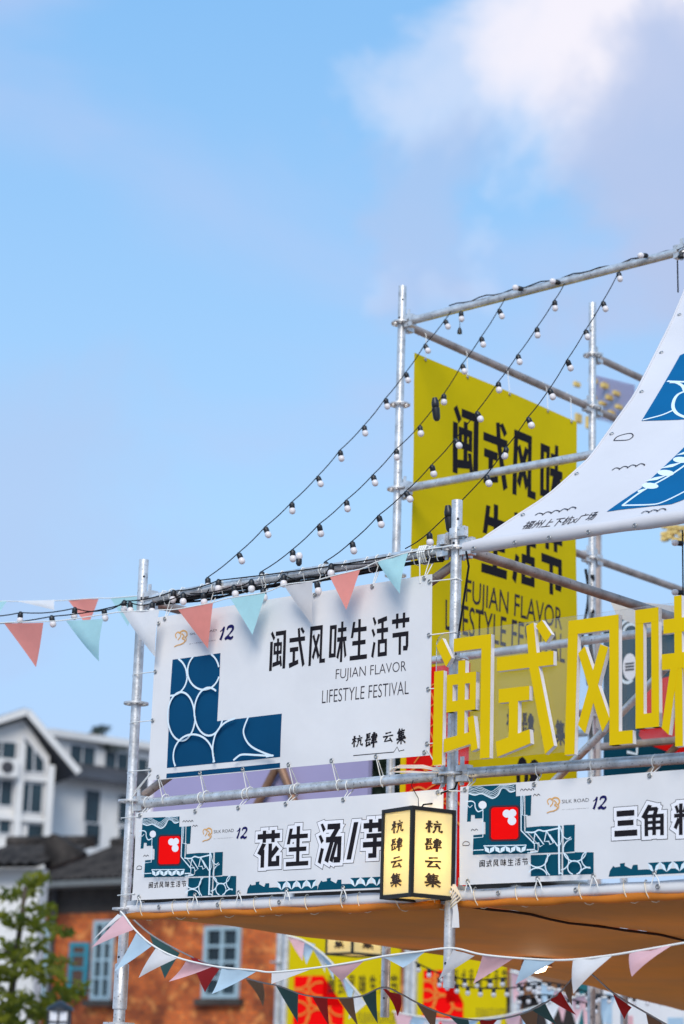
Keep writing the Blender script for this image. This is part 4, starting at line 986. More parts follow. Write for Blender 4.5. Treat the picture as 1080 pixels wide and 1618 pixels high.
# ================================================================== LANTERN
def lantern(corner, phi, w, hgt, label, lit=True):
    c = Vector(corner); d1 = Vector((math.cos(phi), math.sin(phi), 0)); d2 = Vector((-math.sin(phi), math.cos(phi), 0)); ctr = c + (d1 + d2) * w / 2
    t = thing('lantern', label, 'lantern', Vector((ctr.x, ctr.y, c.z)))
    Zv = Vector((0, 0, 1)); fw = .008
    paper = bpy.data.materials.get('lantern_paper')
    if not paper:
        paper = bpy.data.materials.new('lantern_paper'); paper.use_nodes = True; n = paper.node_tree.nodes; l = paper.node_tree.links; p = n['Principled BSDF']
        p.inputs['Base Color'].default_value = (.95, .86, .52, 1); p.inputs['Roughness'].default_value = .7; trn = n.new('ShaderNodeBsdfTranslucent'); trn.inputs[0].default_value = (.95, .84, .50, 1)
        ms = n.new('ShaderNodeMixShader'); ms.inputs[0].default_value = .45; l.new(p.outputs[0], ms.inputs[1]); l.new(trn.outputs[0], ms.inputs[2]); l.new(ms.outputs[0], n['Material Output'].inputs[0])
    fr = MB()
    cs = [c, c + d1 * w, c + d1 * w + d2 * w, c + d2 * w]
    for q in cs: fr.box(q + Zv * hgt / 2, d1 * fw, d2 * fw, Zv * (hgt / 2 + fw))
    for i in range(4):
        p, q = cs[i], cs[(i + 1) % 4]; e = (q - p).normalized(); nn = Vector((e.y, -e.x, 0))
        for zz in (0, hgt): fr.box((p + q) / 2 + Zv * zz, e * (w / 2 - fw - .0005), nn * (fw - .001), Zv * fw)
    fr.build('frame', mat('black_wood', (.012, .011, .010), .5), t)
    for i in range(4):
        p, q = cs[i], cs[(i + 1) % 4]; e = (q - p).normalized()
        b = MB(); b.box((p + q) / 2 + Zv * hgt / 2, e * (w / 2 - fw), Vector((e.y, -e.x, 0)) * .0012, Zv * (hgt / 2 - fw)); o = b.build('paper_panel', paper, t)
        if i in (0, 3):
            # faces seen: front-right (c -> d1) and front-left (d2 -> c)
            o0, ex = (c, d1) if i == 0 else (c + d2 * w, -d2); nn = Vector((ex.y, -ex.x, 0))
            Sf = lambda x, z, off=0.0, o0=o0, ex=ex, nn=nn: o0 + ex * x + Zv * z + nn * (.0035 + off)
            for k, ch in enumerate('杭肆云集'):
                hh = hgt * .155; zc = hgt * (.80 - .205 * k) ; x0 = w * .29
                sheet(placed(brush(ch, 12), x0, zc - hh / 2, x0 + w * .42, zc + hh / 2), Sf, .001, 'character', mat('brown_ink', (.045, .022, .01), .6), o)
    b = MB(); b.box(ctr + Zv * .004, d1 * (w / 2 - fw), d2 * (w / 2 - fw), Zv * .0012); b.build('base_panel', paper, t)
    bm_ = MB(); bm_.lathe(ctr + Zv * (hgt * .5), (0, 0, 1), [(0, .03), (.016, .024), (.02, 0), (.012, -.03), (0, -.034)], 12)
    mm = bpy.data.materials.get('lit_bulb')
    if not mm:
        mm = bpy.data.materials.new('lit_bulb'); mm.use_nodes = True; pr_ = mm.node_tree.nodes['Principled BSDF']; pr_.inputs['Emission Color'].default_value = (1, .72, .38, 1); pr_.inputs['Emission Strength'].default_value = 6
    bm_.build('bulb', mm, t, smooth=True)
    ld = bpy.data.lights.new('lantern_light', 'POINT'); ld.energy = 1.1; ld.color = (1, .86, .55); ld.shadow_soft_size = .07
    lo = bpy.data.objects.new('lantern_light', ld); COL.objects.link(lo); lo.parent = t; lo.location = Vector((d1.x * w * .06, d1.y * w * .06, hgt * .5))
    return t, ctr
VLn = -.24
ct = hit(652, 1276, W(0, VLn, 0), B); cbm = hit(642, 1414, W(0, VLn, 0), B)
lan, lctr = lantern(Vector((ct.x, ct.y, cbm.z)), rad(33), .212, ct.z - cbm.z, 'lit black-framed paper lantern hanging beside the middle post')
top = Vector((lctr.x, lctr.y, ct.z))
cord([top + Vector((0, 0, .0)), top + Vector((-.004, .004, .06)), W(-.2, -.03, 2.905), W(-.2, 0, 2.972)], lan, 'hanging_wire', .0018, WIRE)
cord([top, top + Vector((.02, .02, .035)), top + Vector((.10, .05, .05)), W(-.02, -.05, 2.86), W(.03, -.02, 2.88), W(.03, .02, 2.95)], lan, 'power_cable', .004, WIRE)

# ================================================================== AWNINGS
def canopy_point(u, v, ua, ub, seed):
    f = (u - ua) / (ub - ua); sag = -.035 * math.sin(math.pi * f) * math.sin(min(v / 4, 1) * math.pi) - .004 * math.sin(v * 6 + seed)
    return W(u, v, 2.405 - .012 * v - (.035 * max(v - 2.2, 0) ** 1.5) + sag)
def awning(ua, ub, label, cl, seed, ca, cb_):
    t = thing('canopy_awning', label, 'awning', W((ua + ub) / 2, 1, 2.4))
    def top(u, v): return canopy_point(u, v, ua, ub, seed)
    b = MB(); nu, nv = 24, 34
    for d in (0,):
        k = len(b.v)
        for j in range(nv + 1):
            for i in range(nu + 1): b.v.append(top(ca + (cb_ - ca) * i / nu, 5.0 * j / nv) + Vector((0, 0, d)))
        for j in range(nv):
            for i in range(nu): a = k + j * (nu + 1) + i; b.f.append((a, a + 1, a + nu + 2, a + nu + 1))
    b.build('cloth', ORANGE, t, smooth=True)
    # white front hem rolled over the tube, orange roll below
    hm = MB(); n = 40; k0 = 0; prof = [(.0255, 100), (.027, 60), (.028, 20), (.029, -20), (.029, -50), (.027, -75)]
    for i in range(n + 1):
        u = ua + (ub - ua) * i / n; w = .003 * math.sin(u * 11 + seed) + .003 * math.sin(u * 23)
        for r, a in prof: hm.v.append(W(u, 0, 2.428) + (-B * math.cos(rad(a)) + Vector((0, 0, math.sin(rad(a))))) * (r + w * .6))
    m_ = len(prof)
    for i in range(n):
        for j in range(m_ - 1): a = i * m_ + j; hm.f.append((a, a + m_, a + m_ + 1, a + 1))
    hm.build('white_hem', VINYL, t, smooth=True, fix=False)
    rl = MB(); rl.tube([W(ua + (ub - ua) * i / 30, -.016 + .004 * math.sin(i), 2.389 + .003 * math.sin(i * 1.3 + seed)) for i in range(31)], [.014] + [.0165 + .003 * math.sin(i * .9 + seed) for i in range(1, 31)], 10); rl.build('edge_roll', ORLIP, t, smooth=True)
    for i in range(11):
        u = ua + (ub - ua) * (i + .5 + .25 * math.sin(i * 2.1)) / 11; pts = []
        for k in range(11):
            a = rad(110 - 26 * k); pts.append(W(u + .006 * k, 0, 2.415) + (-B * math.cos(a) * .037 + Vector((0, 0, math.sin(a) * .045))))
        cord(pts, t, 'lacing', .0022, mat('cream_cord', (.8, .66, .48), .7))
    for i in range(5): eyelet(W(ua + (ub - ua) * (i + .6) / 5, -.031, 2.428), nB, t)
    return t
awL = awning(UL + .03, -.035, 'orange-lined canopy awning between the left and middle posts', ORANGE, 0.4, UL + .03, .012)
awR = awning(.04, U2, 'orange-lined canopy awning right of the middle post', ORANGE, 2.0, -.004, U2)
# cable seam stitched under the right awning
sq = [canopy_point(.004 + .004 * math.sin(i * .9), .12 + 4.6 * i / 30, .04, U2, 2.0) - Vector((0, 0, .009 + .003 * math.sin(i * 1.7))) for i in range(31)]
b = MB(); b.tube(sq, .006, 6); b.build('seam', mat('dark_brown_seam', (.05, .022, .012), .9, spec=.1), awR, smooth=True)
tw_ = MB(); q = W(.03, -.045, 2.44)
tw_.add([q, q + A * .03, q + A * .05 + Vector((0, 0, -.09)), q + A * .055 + Vector((0, 0, -.15)), q + A * .015 + Vector((0, 0, -.15)), q + A * .02 + Vector((0, 0, -.08))], [(0, 1, 2, 5), (5, 2, 3, 4)]); tw_.build('loose_strap', VINYL, awR)
for k in range(5): cord([W(.03 + .006 * k, -.04, 2.47), W(.05 + .012 * k, -.05, 2.45 - .01 * k), W(.035, -.045, 2.42 - .012 * k), W(.02 + .01 * k, -.04, 2.40)], awR, 'knot', .0035, mat('cream_cord', (.8, .66, .48), .7))
# pendant lamp under the right awning
pc = onv(848, 1484, 2.4); pcw = W(*pc)
pl_ = thing('pendant_lamp', 'metal bell pendant lamp hanging under the right awning', 'lamp', pcw)
b = MB(); b.tube([pcw + Vector((0, 0, .06)), pcw + Vector((0, 0, .2))], .003, 6); b.build('hook_wire', WIRE, pl_)
b = MB(); b.lathe(pcw, (0, 0, 1), [(.085, -.145), (.08, -.11), (.06, -.06), (.03, -.03), (.026, .02), (.02, .05), (0, .055)], 18); b.build('shade', mat('tin_shade', (.32, .22, .16), .4, .8), pl_, smooth=SM)
b = MB(); b.lathe(pcw + Vector((0, 0, -.15)), (0, 0, 1), [(0, -.03), (.045, -.018), (.06, .01), (.05, .04), (.02, .05)], 16); b.build('bulb', bpy.data.materials['lit_bulb'], pl_, smooth=True)
ld = bpy.data.lights.new('pendant_light', 'POINT'); ld.energy = 1.3; ld.color = (1, .80, .58); ld.shadow_soft_size = .06
lo = bpy.data.objects.new('pendant_light', ld); COL.objects.link(lo); lo.parent = pl_; lo.location = (0, 0, -.24)

# ================================================================== STRING LIGHTS
SK = MB(); SK.lathe((0, 0, 0), (0, 0, -1), [(0, -.008), (.009, -.007), (.013, 0), (.0175, .004), (.0185, .010), (.0185, .034), (.016, .037), (0, .037)], 12); SKM = SK.mesh('socket', BLACK, smooth=SM)
GB = MB(); GB.lathe((0, 0, 0), (0, 0, -1), [(.013, .035), (.0185, .040), (.0216, .049), (.0222, .056), (.0205, .066), (.0145, .0745), (.0065, .0785), (0, .079)], 14); GBM = GB.mesh('globe', GLOBE, smooth=True)
def bulb(p, d, root):
    q = Vector(d).to_track_quat('-Z', 'Y').to_matrix().to_4x4()
    o = inst('bulb_socket', SKM, Matrix.Translation(p) @ q @ Matrix.Scale(.76, 4), root)
    g_ = bpy.data.objects.new('globe', GBM); COL.objects.link(g_); g_.parent = o
    return o
GRP = 'string lights'
def hang(): return Vector((random.gauss(.28, .16), random.gauss(-.1, .2), -1)).normalized()
def light_string(label, top, bot, px, extra=()):
    t = thing('string_light', label, 'string light', top, GRP)
    d = (bot - top); n = Vector((d.y, -d.x, 0)).normalized() if abs(d.x) + abs(d.y) > 1e-6 else Vector((1, 0, 0))
    P = [hit(x, y, top, n) for x, y in px]
    pts = [top] + P + [bot]; fine = []
    for i in range(len(pts) - 1):
        for k in range(4): fine.append(pts[i].lerp(pts[i + 1], k / 4) - Vector((0, 0, .006 * math.sin(math.pi * k / 4))))
    fine.append(bot); cord(fine, t, 'cable', .0026, WIRE)
    for p in P: bulb(p - Vector((0, 0, .006)), hang(), t)
    return t
strs = [
 ('string of white globe lights nearest the rear left post', (-1.584, 6.004), (-1.524, 3.985), [(703, 505), (671, 544), (641, 588), (609, 629), (575, 672), (537, 711), (502, 752), (461, 793), (419, 832), (377, 873), (328, 912)]),
 ('second string of white globe lights from the rear left post', (-1.203, 6.0), (-1.164, 3.98), [(788, 488), (760, 532), (730, 575), (701, 622), (663, 672), (626, 709), (589, 750), (547, 790), (504, 828), (462, 868), (413, 903)]),
 ('third string of white globe lights from the rear left post', (-.801, 5.99), (-.765, 3.98), [(876, 474), (848, 517), (818, 560), (787, 603), (753, 650), (719, 693), (682, 734), (641, 776), (598, 814), (556, 855), (514, 887)]),
 ('fourth string of white globe lights, ending behind the middle post', (-.44, 5.985), (-.289, 3.985), [(977, 430), (952, 476), (925, 521), (896, 568), (868, 614), (834, 659), (800, 706), (768, 750), (678, 841)])]
SO = []
for lab, (ut, zt_), (ub, zb_), px in strs: SO.append(light_string(lab, W(ut, 2, zt_), W(ub, 0, zb_), px))
def connector(x, y, so_, i):
    top = W(strs[i][1][0], 2, strs[i][1][1]); bot = W(strs[i][2][0], 0, strs[i][2][1]); d = bot - top; p = hit(x, y, top, Vector((d.y, -d.x, 0)).normalized())
    b = MB(); b.lathe(p + Vector((0, 0, .03)), (.12, 0, -1), [(0, -.03), (.013, -.028), (.021, 0), (.021, .02), (.016, .026), (.022, .03), (.02, .085), (.012, .1), (0, .1)], 10); b.build('connector', BLACK, so_, smooth=SM)
connector(687, 645, SO[1], 1); connector(708, 818, SO[3], 3)
# along the rear top tube
t = thing('string_light', 'string of globe lights laid along the high rear tube', 'string light', W(-1.6, 1.97, 6.03), GRP)
b = MB(); b.tube([W(-1.6 + 1.62 * i / 30, 1.985 + .006 * math.sin(i), 6.014 + .006 * math.sin(i * 1.7)) for i in range(31)], .0035, 6, False); b.build('cable', WIRE, t, smooth=True)
for (x, y, d) in ((728, 493, (.1, 0, -1)), (825, 457, (-1, -.3, .1)), (884, 447, (-1, -.3, .1)), (1022, 404, (-1, -.5, -.2)), (1072, 406, (1, -.4, .1))):
    q = onv(x, y, 1.965); bulb(W(*q), d, t)
q = onv(726, 518, 1.965); b = MB(); b.tube([W(*q), W(q[0], q[1], q[2] + .1)], .002, 5); b.lathe(W(*q), (0, 0, -1), [(0, 0), (.007, 0), (.014, .02), (.014, .035), (0, .036)], 10); b.build('connector', BLACK, t, smooth=SM)
q = onv(1070, 412, 1.965); q2 = onv(1071, 462, 1.965); cord([W(*q), W(*q2)], t, 'drop_cable', .004, WIRE)
# along the front top tube and on to the left
t = thing('string_light', 'string of globe lights along the front top tube running off left', 'string light', W(-1.96, -.05, 3.93), GRP)
lists = [((-40, 972), [(32, 968), (118, 961), (164, 964), (196, 950), (274, 934), (345, 917)], (700, 864), -.03), ((-40, 986), [(81, 974), (205, 952), (240, 953), (289, 938), (321, 938)], (330, 931), -.06), ((300, 938), [(369, 926), (397, 917), (415, 931), (448, 909), (500, 920), (523, 892)], (640, 880), -.055)]
for st, px, en, v in lists:
    pts = [W(*onv(*st, v))] + [W(*onv(x, y, v)) for x, y in px] + [W(*onv(*en, v))]; fine = []
    for i in range(len(pts) - 1):
        for k in range(5): fine.append(pts[i].lerp(pts[i + 1], k / 5) - Vector((0, 0, .012 * math.sin(math.pi * k / 5))))
    cord(fine + [pts[-1]], t, 'cable', .003, WIRE)
    for p in pts[1:-1]: bulb(p, Vector((random.gauss(.05, .12), random.gauss(-.1, .1), -1)), t)
q = onv(472, 886, -.03); bulb(W(*q) + Vector((0, 0, -.02)), (0, -.1, 1), t)
for v, (x0, y0), (x1, y1) in ((-.035, (-40, 976), (690, 862)),):
    pts = [W(*onv(x0 + (x1 - x0) * i / 20, y0 + (y1 - y0) * i / 20 + (6 * math.sin(i * .9)), v)) for i in range(21)]
# black wiring loom bound under the front tube
lm = thing('cable_loom', 'black cable bundle tied under the front top tube', 'cable', W(-1, -.01, 3.92))
for k in range(4):
    rr = random.Random(k); b = MB(); b.tube([W(-1.85 + 1.78 * i / 26, .0 + .010 * math.sin(i * .8 + k * 2), 3.914 - .006 * (k % 3) + .006 * math.sin(i * .55 + k)) for i in range(27)], .0052, 6); b.build('cable', WIRE, lm, smooth=True)
for i in range(14):
    u = -1.8 + i * .13; pts = [W(u, 0, 3.94) + (-B * math.cos(a) * .037 + Vector((0, 0, math.sin(a) * .040 - .004))) + A * (.004 * k) for k, a in enumerate([rad(60 * j) for j in range(7)])]
    cord(pts, lm, 'cable_tie', .0024)
for k in range(4):
    u = -.19 + k * .012; pts = [W(u, 0, 3.94) + (-B * math.cos(rad(60 * j)) * .04 + Vector((0, 0, math.sin(rad(60 * j)) * .042))) for j in range(7)]; cord(pts, lm, 'cable_tie', .0045)
cord([W(-.17, -.045, 3.92), W(-.165, -.047, 3.83), W(-.163, -.047, 3.80)], lm, 'loose_end', .003)
cord([W(.07, -.02, 3.92), W(.085, -.02, 3.85), W(.06, -.03, 3.65), W(.03, -.032, 3.46), W(.02, -.03, 3.44)], lm, 'hanging_wire', .0055, WIRE)
b = MB(); b.tube([W(UL + .01, 3.985 + .02 * math.sin(i * .7), 4.86 - i * .06) for i in range(26)], .014, 6); b.tube([W(UL - .03, 3.97 + .035 * math.sin(i * .5), 4.9 - i * .05) for i in range(16)], .010, 6)
tag(b.build('cable_bundle', WIRE, None, smooth=True), 'black cable bundle running down the far rear post', 'cable')
# far string of lights at the right edge
t = thing('string_light', 'short hanging string of globe lights at the right edge', 'string light', W(*onv(1078, 860, 2.0)), GRP)
cord([W(*onv(1078, 838, 2.0)), W(*onv(1079, 945, 2.0))], t, 'cable', .004, WIRE)
for y in (859, 937): bulb(W(*onv(1078, y, 2.0)), (-1, -.3, 0), t)

# ================================================================== PENNANTS
def pennant_mesh(p0, p1, tip, bend, b):
    n = 6; nn = (p1 - p0).cross(tip - p0).normalized(); rows = []
    for j in range(n + 1):
        f = j / n; l_ = p0.lerp(tip, f); r_ = p1.lerp(tip, f); m_ = max(1, n - j); row = []
        for i in range(m_ + 1):
            g_ = i / m_ if n - j > 0 else 0; p = l_.lerp(r_, g_); row.append(len(b.v)); b.v.append(p + nn * (bend * math.sin(math.pi * f * .9) * (.4 + .6 * math.sin(g_ * 3.14)) + .15 * bend * math.sin(g_ * 9)))
        rows.append(row)
    for j in range(n):
        r0, r1 = rows[j], rows[j + 1]
        if n - j == 1: b.f.append((r0[0], r0[1], r1[0])); continue
        for i in range(len(r1) - 1): b.f.append((r0[i], r0[i + 1], r1[i])); b.f.append((r0[i + 1], r1[i + 1], r1[i]))
        b.f.append((r0[-2], r0[-1], r1[-1]))
def bunting(label, plane, ropepx, pens, ropew=.0028, ropem=None, group='pennant strings', tw=.0):
    """plane: photo point -> world; pens: (colour, corner, corner, tip) in the photo's drawing of that plane"""
    P = [plane(*p) for p in smooth2(ropepx)]
    t = thing('pennant_string', label, 'bunting', P[0], group)
    b = MB(); b.tube(P, ropew, 6, False); b.build('ribbon', ropem or CORD, t, smooth=True)
    for k, (colr, a, c, tip) in enumerate(pens):
        b = MB(); p0, p1, pt = plane(*a), plane(*c), plane(*tip)
        nn = (p1 - p0).cross(pt - p0).normalized(); pt = pt + nn * random.uniform(-.05, .05)
        pennant_mesh(p0, p1, pt, random.uniform(-.035, .035) + tw, b); b.build('pennant', PEN[colr], t, smooth=True, fix=False)
    return t
def smooth2(p): return smoothpts(p, 6)
pv = lambda v: (lambda x, y: W(*onv(x, y, v)))
bunting('pastel pennant string in front of the top tube', pv(-.13), [(-40, 990), (5, 984), (63, 982), (100, 980), (168, 970), (190, 967), (250, 964), (283, 962), (335, 952), (362, 945), (418, 936), (450, 924), (495, 918), (521, 911), (570, 899), (595, 888), (645, 873), (715, 862)],
  [('coral', (6, 985), (68, 984), (46, 1052)), ('aqua', (104, 981), (163, 978), (150, 1044)), ('white', (194, 968), (252, 963), (238, 1037)), ('coral', (281, 963), (336, 953), (320, 1023)), ('aqua', (364, 946), (419, 937), (402, 1004)), ('cream', (449, 926), (494, 918), (485, 986)), ('coral', (521, 912), (569, 899), (555, 966)), ('aqua', (596, 888), (645, 874), (638, 940))])
bunting('pastel pennant string stretched behind the left post', pv(.75), [(-40, 952), (0, 950), (30, 950), (90, 949), (110, 948), (155, 945), (175, 945), (225, 941), (300, 936), (420, 924)],
  [('aqua', (-26, 952), (11, 950), (-6, 1000)), ('white', (26, 950), (86, 948), (92, 966)), ('coral', (107, 948), (155, 946), (140, 990)), ('aqua', (174, 945), (226, 942), (206, 990))])
bunting('pastel pennant string hanging in front of the awnings', pv(-.14), [(190, 1440), (197, 1448), (212, 1468), (240, 1493), (280, 1513), (340, 1527), (400, 1533), (432, 1536), (500, 1529), (560, 1520), (605, 1511), (660, 1504), (714, 1498), (760, 1508), (820, 1514), (890, 1517), (960, 1510), (1010, 1502), (1090, 1488)],
  [('white', (186, 1444), (192, 1448), (153, 1488)), ('pink', (194, 1446), (211, 1469), (156, 1499)), ('blue', (215, 1474), (240, 1494), (191, 1536)), ('white', (246, 1498), (280, 1514), (218, 1545)), ('pink', (294, 1518), (336, 1527), (266, 1551)), ('blue', (350, 1529), (406, 1534), (343, 1571)), ('white', (429, 1537), (495, 1530), (430, 1555)), ('pink', (516, 1527), (575, 1518), (532, 1549)),
   ('blue', (606, 1513), (672, 1503), (636, 1529)), ('white', (716, 1501), (750, 1510), (682, 1546)), ('pink', (762, 1510), (810, 1515), (739, 1554)), ('blue', (828, 1516), (878, 1518), (811, 1555)), ('white', (905, 1517), (967, 1511), (910, 1571)), ('pink', (994, 1507), (1062, 1494), (1007, 1545))], .0045)
bunting('dark green, red and brown pennant string below the awnings', pv(.9), [(205, 1448), (240, 1478), (290, 1506), (340, 1528), (400, 1549), (440, 1558), (480, 1572), (530, 1577), (570, 1574), (605, 1560), (632, 1570), (660, 1585), (710, 1605), (770, 1612), (830, 1600), (880, 1572), (915, 1535), (935, 1540), (970, 1570), (1020, 1600), (1090, 1640)],
  [('green', (236, 1476), (284, 1506), (255, 1546)), ('red', (300, 1510), (348, 1530), (331, 1569)), ('brown', (388, 1548), (414, 1552), (407, 1590)), ('green', (436, 1558), (471, 1569), (467, 1616)), ('red', (492, 1573), (517, 1576), (525, 1622)), ('brown', (534, 1577), (558, 1575), (567, 1622)), ('green', (572, 1575), (594, 1564), (598, 1618)), ('red', (604, 1562), (632, 1572), (617, 1606)),
   ('brown', (656, 1582), (690, 1598), (686, 1630)), ('green', (708, 1604), (740, 1612), (736, 1640)), ('red', (757, 1612), (786, 1611), (772, 1640)), ('brown', (820, 1603), (850, 1592), (846, 1640)), ('green', (838, 1595), (860, 1583), (880, 1620)), ('red', (868, 1580), (886, 1566), (911, 1604)), ('brown', (891, 1562), (907, 1540), (909, 1590)), ('red', (968, 1570), (998, 1592), (989, 1611)), ('brown', (1020, 1600), (1054, 1622), (1040, 1650))], .004, mat('grey_cord', (.35, .33, .32), .7), tw=.01)

# ================================================================== THINGS BEHIND
# lilac board and its props
lil = thing('lilac_board', 'lilac backdrop board visible below the white festival banner', 'board', W(-4.8, 4, 3.2))
a = onv(247, 1228, 4); c = onv(585, 1200, 4)
for mm_, u_a, u_b, v_ in ((LILAC, a[0], c[0], 4.0),):
    b = MB(); b.box(W((u_a + u_b) / 2, v_, 3.75), A * ((u_b - u_a) / 2), B * .02, (0, 0, .26)); b.build('panel', mm_, lil)
b = MB(); b.box(W(a[0] - .025, 3.99, 3.75), A * .022, B * .03, (0, 0, .262)); b.build('edge_strip', WPRINT, lil)
WOOD = mat('brown_tube', (.30, .17, .11), .5, .3, .3, 10)
for (p, q) in (((437, 1208), (395, 1262)), ((435, 1208), (462, 1246))):
    e, f_ = onv(*p, 3.9), onv(*q, 3.9); b = MB(); b.tube([W(e[0], 3.93, e[2] + .03), W(f_[0], 3.93, f_[2] - .1)], .03, 10); b.build('prop', WOOD, lil, smooth=SM)
b = MB(); b.tube([W(-5.78, 4.06, 3.86), W(UL, 4.06, 3.86)], .024, 10); b.build('rail', STEEL, lil, smooth=SM)
# red board behind the middle post
rb = thing('red_board', 'red board with orange curved lines behind the middle post', 'board', W(-1.7, 2.0, 2.4))
a = onv(641, 1190, 1.96); c = onv(736, 1240, 1.96)
b = MB(); b.box(W((a[0] + c[0]) / 2, 1.97, 3.18), A * ((c[0] - a[0]) / 2), B * .012, (0, 0, .72)); b.build('panel', REDB, rb)
b = MB(); b.box(W(a[0] - .012, 1.965, 3.18), A * .018, B * .014, (0, 0, .722)); b.build('edge_strip', YELF, rb)
SR = vsurf(1.957, 0); pol = []
for k in range(7):
    y = 1080 + k * 32; q = [onv(x, yy, 1.957) for x, yy in ((645, y + 14), (662, y + 4), (680, y + 14), (690, y + 30), (712, y + 20), (730, y + 34))]; pol += ribbon(smoothpts([(e[0], e[2]) for e in q]), .011)
    q = [onv(x, yy, 1.957) for x, yy in ((655, y + 30), (672, y + 10), (700, y - 4), (718, y + 12))]; pol += ribbon(smoothpts([(e[0], e[2]) for e in q]), .008)
sheet(pol, SR, .003, 'curved_line', OLINE, rb, step=.00002)
# teal and red backdrop seen through the letters
tb = thing('teal_backdrop', 'dark teal and red printed backdrop behind the raised yellow letters', 'board', W(-1.2, 4.2, 3.4))
VT = 4.25; f4 = crop(880, 940, 5.4, VT)
a0 = f4(395, 400); a1 = f4(1500, 200); zlo_ = 3.3; zhi_ = f4(560, 190)[1]
b = MB(); b.prism(rc(a0[0], zlo_, a1[0], zhi_), lambda x, y, d: W(x, VT + d, y), 0, .03); b.build('panel', TEALB, tb)
ST = vsurf(VT, 0)
sheet([[f4(*p) for p in q] for q in ([(770, 740), (1400, 600), (1400, 1500), (760, 1270), (700, 1200), (760, 900)],)], ST, .004, 'red_shape', REDB, tb, maxlen=.3)
sheet([[f4(*p) for p in circ(625, 615, 62, 28, ry=115)]], ST, .006, 'white_disc', WPRINT, tb, maxlen=.3)
pol = []
for q in (circ(600, 560, 90, 30, 60, 200, ry=190), circ(640, 330, 110, 24, 190, 350, ry=120), circ(640, 330, 70, 24, 190, 350, ry=80)): pol += ribbon([f4(*p) for p in q], .02)
pol += ribbon([f4(*p) for p in ((600, 1340), (685, 1360), (690, 1240))], .02)
sheet(pol, ST, .006, 'pale_line', LINE, tb, maxlen=.3)
sheet([rc(f4(585, 600)[0], f4(620, 585 + 26 * i)[1] - .008, f4(662, 600)[0], f4(620, 585 + 26 * i)[1] + .004) for i in range(3)], ST, .008, 'text_bar', INK2, tb)
for u in (a0[0] + .1, a1[0] - .2): b = MB(); b.tube([W(u, VT + .08, 0), W(u, VT + .08, 4.4)], .024, 10); b.build('leg', STEEL, tb, smooth=SM)
# dark canvas roof behind, above the letters
b = MB(); q = [onv(*p, 2.4) for p in ((905, 950), (1100, 905), (1110, 1010), (1000, 985))]
rf2 = thing('rear_canvas', 'pale canvas edge behind the raised letters at the right', 'canvas', W(0, 3.2, 4))
b = MB(); f5 = crop(0, 0, 1, 3.2)
b.prism([f5(*p) for p in ((962, 946), (1110, 962), (1110, 1008), (1010, 990), (975, 975))], lambda x, y, d: W(x, 3.2 + d, y), 0, .004); b.build('cloth', VINYL, rf2)

# far lilac net with yellow blocks
ft = thing('block_net', 'lilac net hung with yellow blocks behind the sail', 'decoration', W(-1.9, 9, 5))
VF = 9.0; f6 = crop(900, 440, 5.055, VF)
YBLK = mat('yellow_block', (.85, .60, .20), .7, var=.25, vscale=3)
lnm = mat('lilac_net', (.42, .36, .55), .8, trans=.4)
def fz(p): return f6(*p)
b = MB()
for i in range(14): p, q = fz((165, 770 + i * 24)), fz((520, 860 + i * 24)); b.tube([W(p[0], VF, p[1]), W(q[0], VF, q[1])], .007, 4)
for i in range(24): p, q = fz((165 + i * 15, 770 + i * 4)), fz((160 + i * 15, 1110 + i * 4)); b.tube([W(p[0], VF, p[1]), W(q[0], VF, q[1])], .005, 4)
b.build('net', lnm, ft)
for (x, y, w, h_) in ((85, 860, 38, 60), (215, 830, 55, 60), (305, 870, 50, 66), (212, 965, 44, 54), (343, 965, 40, 60), (290, 1012, 38, 44), (97, 1130, 36, 120), (185, 1165, 46, 160), (255, 1080, 40, 50), (400, 930, 40, 50), (420, 1040, 40, 50), (360, 1090, 40, 60)):
    p = fz((x, y)); k = 1 / 5.055 / 3507 * 15.6 * 1.0
    b = MB(); b.box(W(p[0], VF - .06, p[1]), A * (w * k * .5), B * .04, (0, 0, h_ * k * .4)); b.build('block', YBLK, ft)
for k_ in range(18):
    x, y = 1050 + (k_ % 6) * 9, 833 + (k_ // 6) * 9 + random.uniform(-3, 3); p = onv(x, y, VF); b = MB(); b.box(W(p[0], VF, p[2]), A * .026, B * .03, (0, 0, .018)); b.build('block', YBLK, ft)
for x in (935, 1120): p = onv(x, 900, VF); b = MB(); b.tube([W(p[0], VF + .1, 0), W(p[0], VF + .1, 7.5)], .03, 8); b.build('mast', STEELB, ft, smooth=SM)

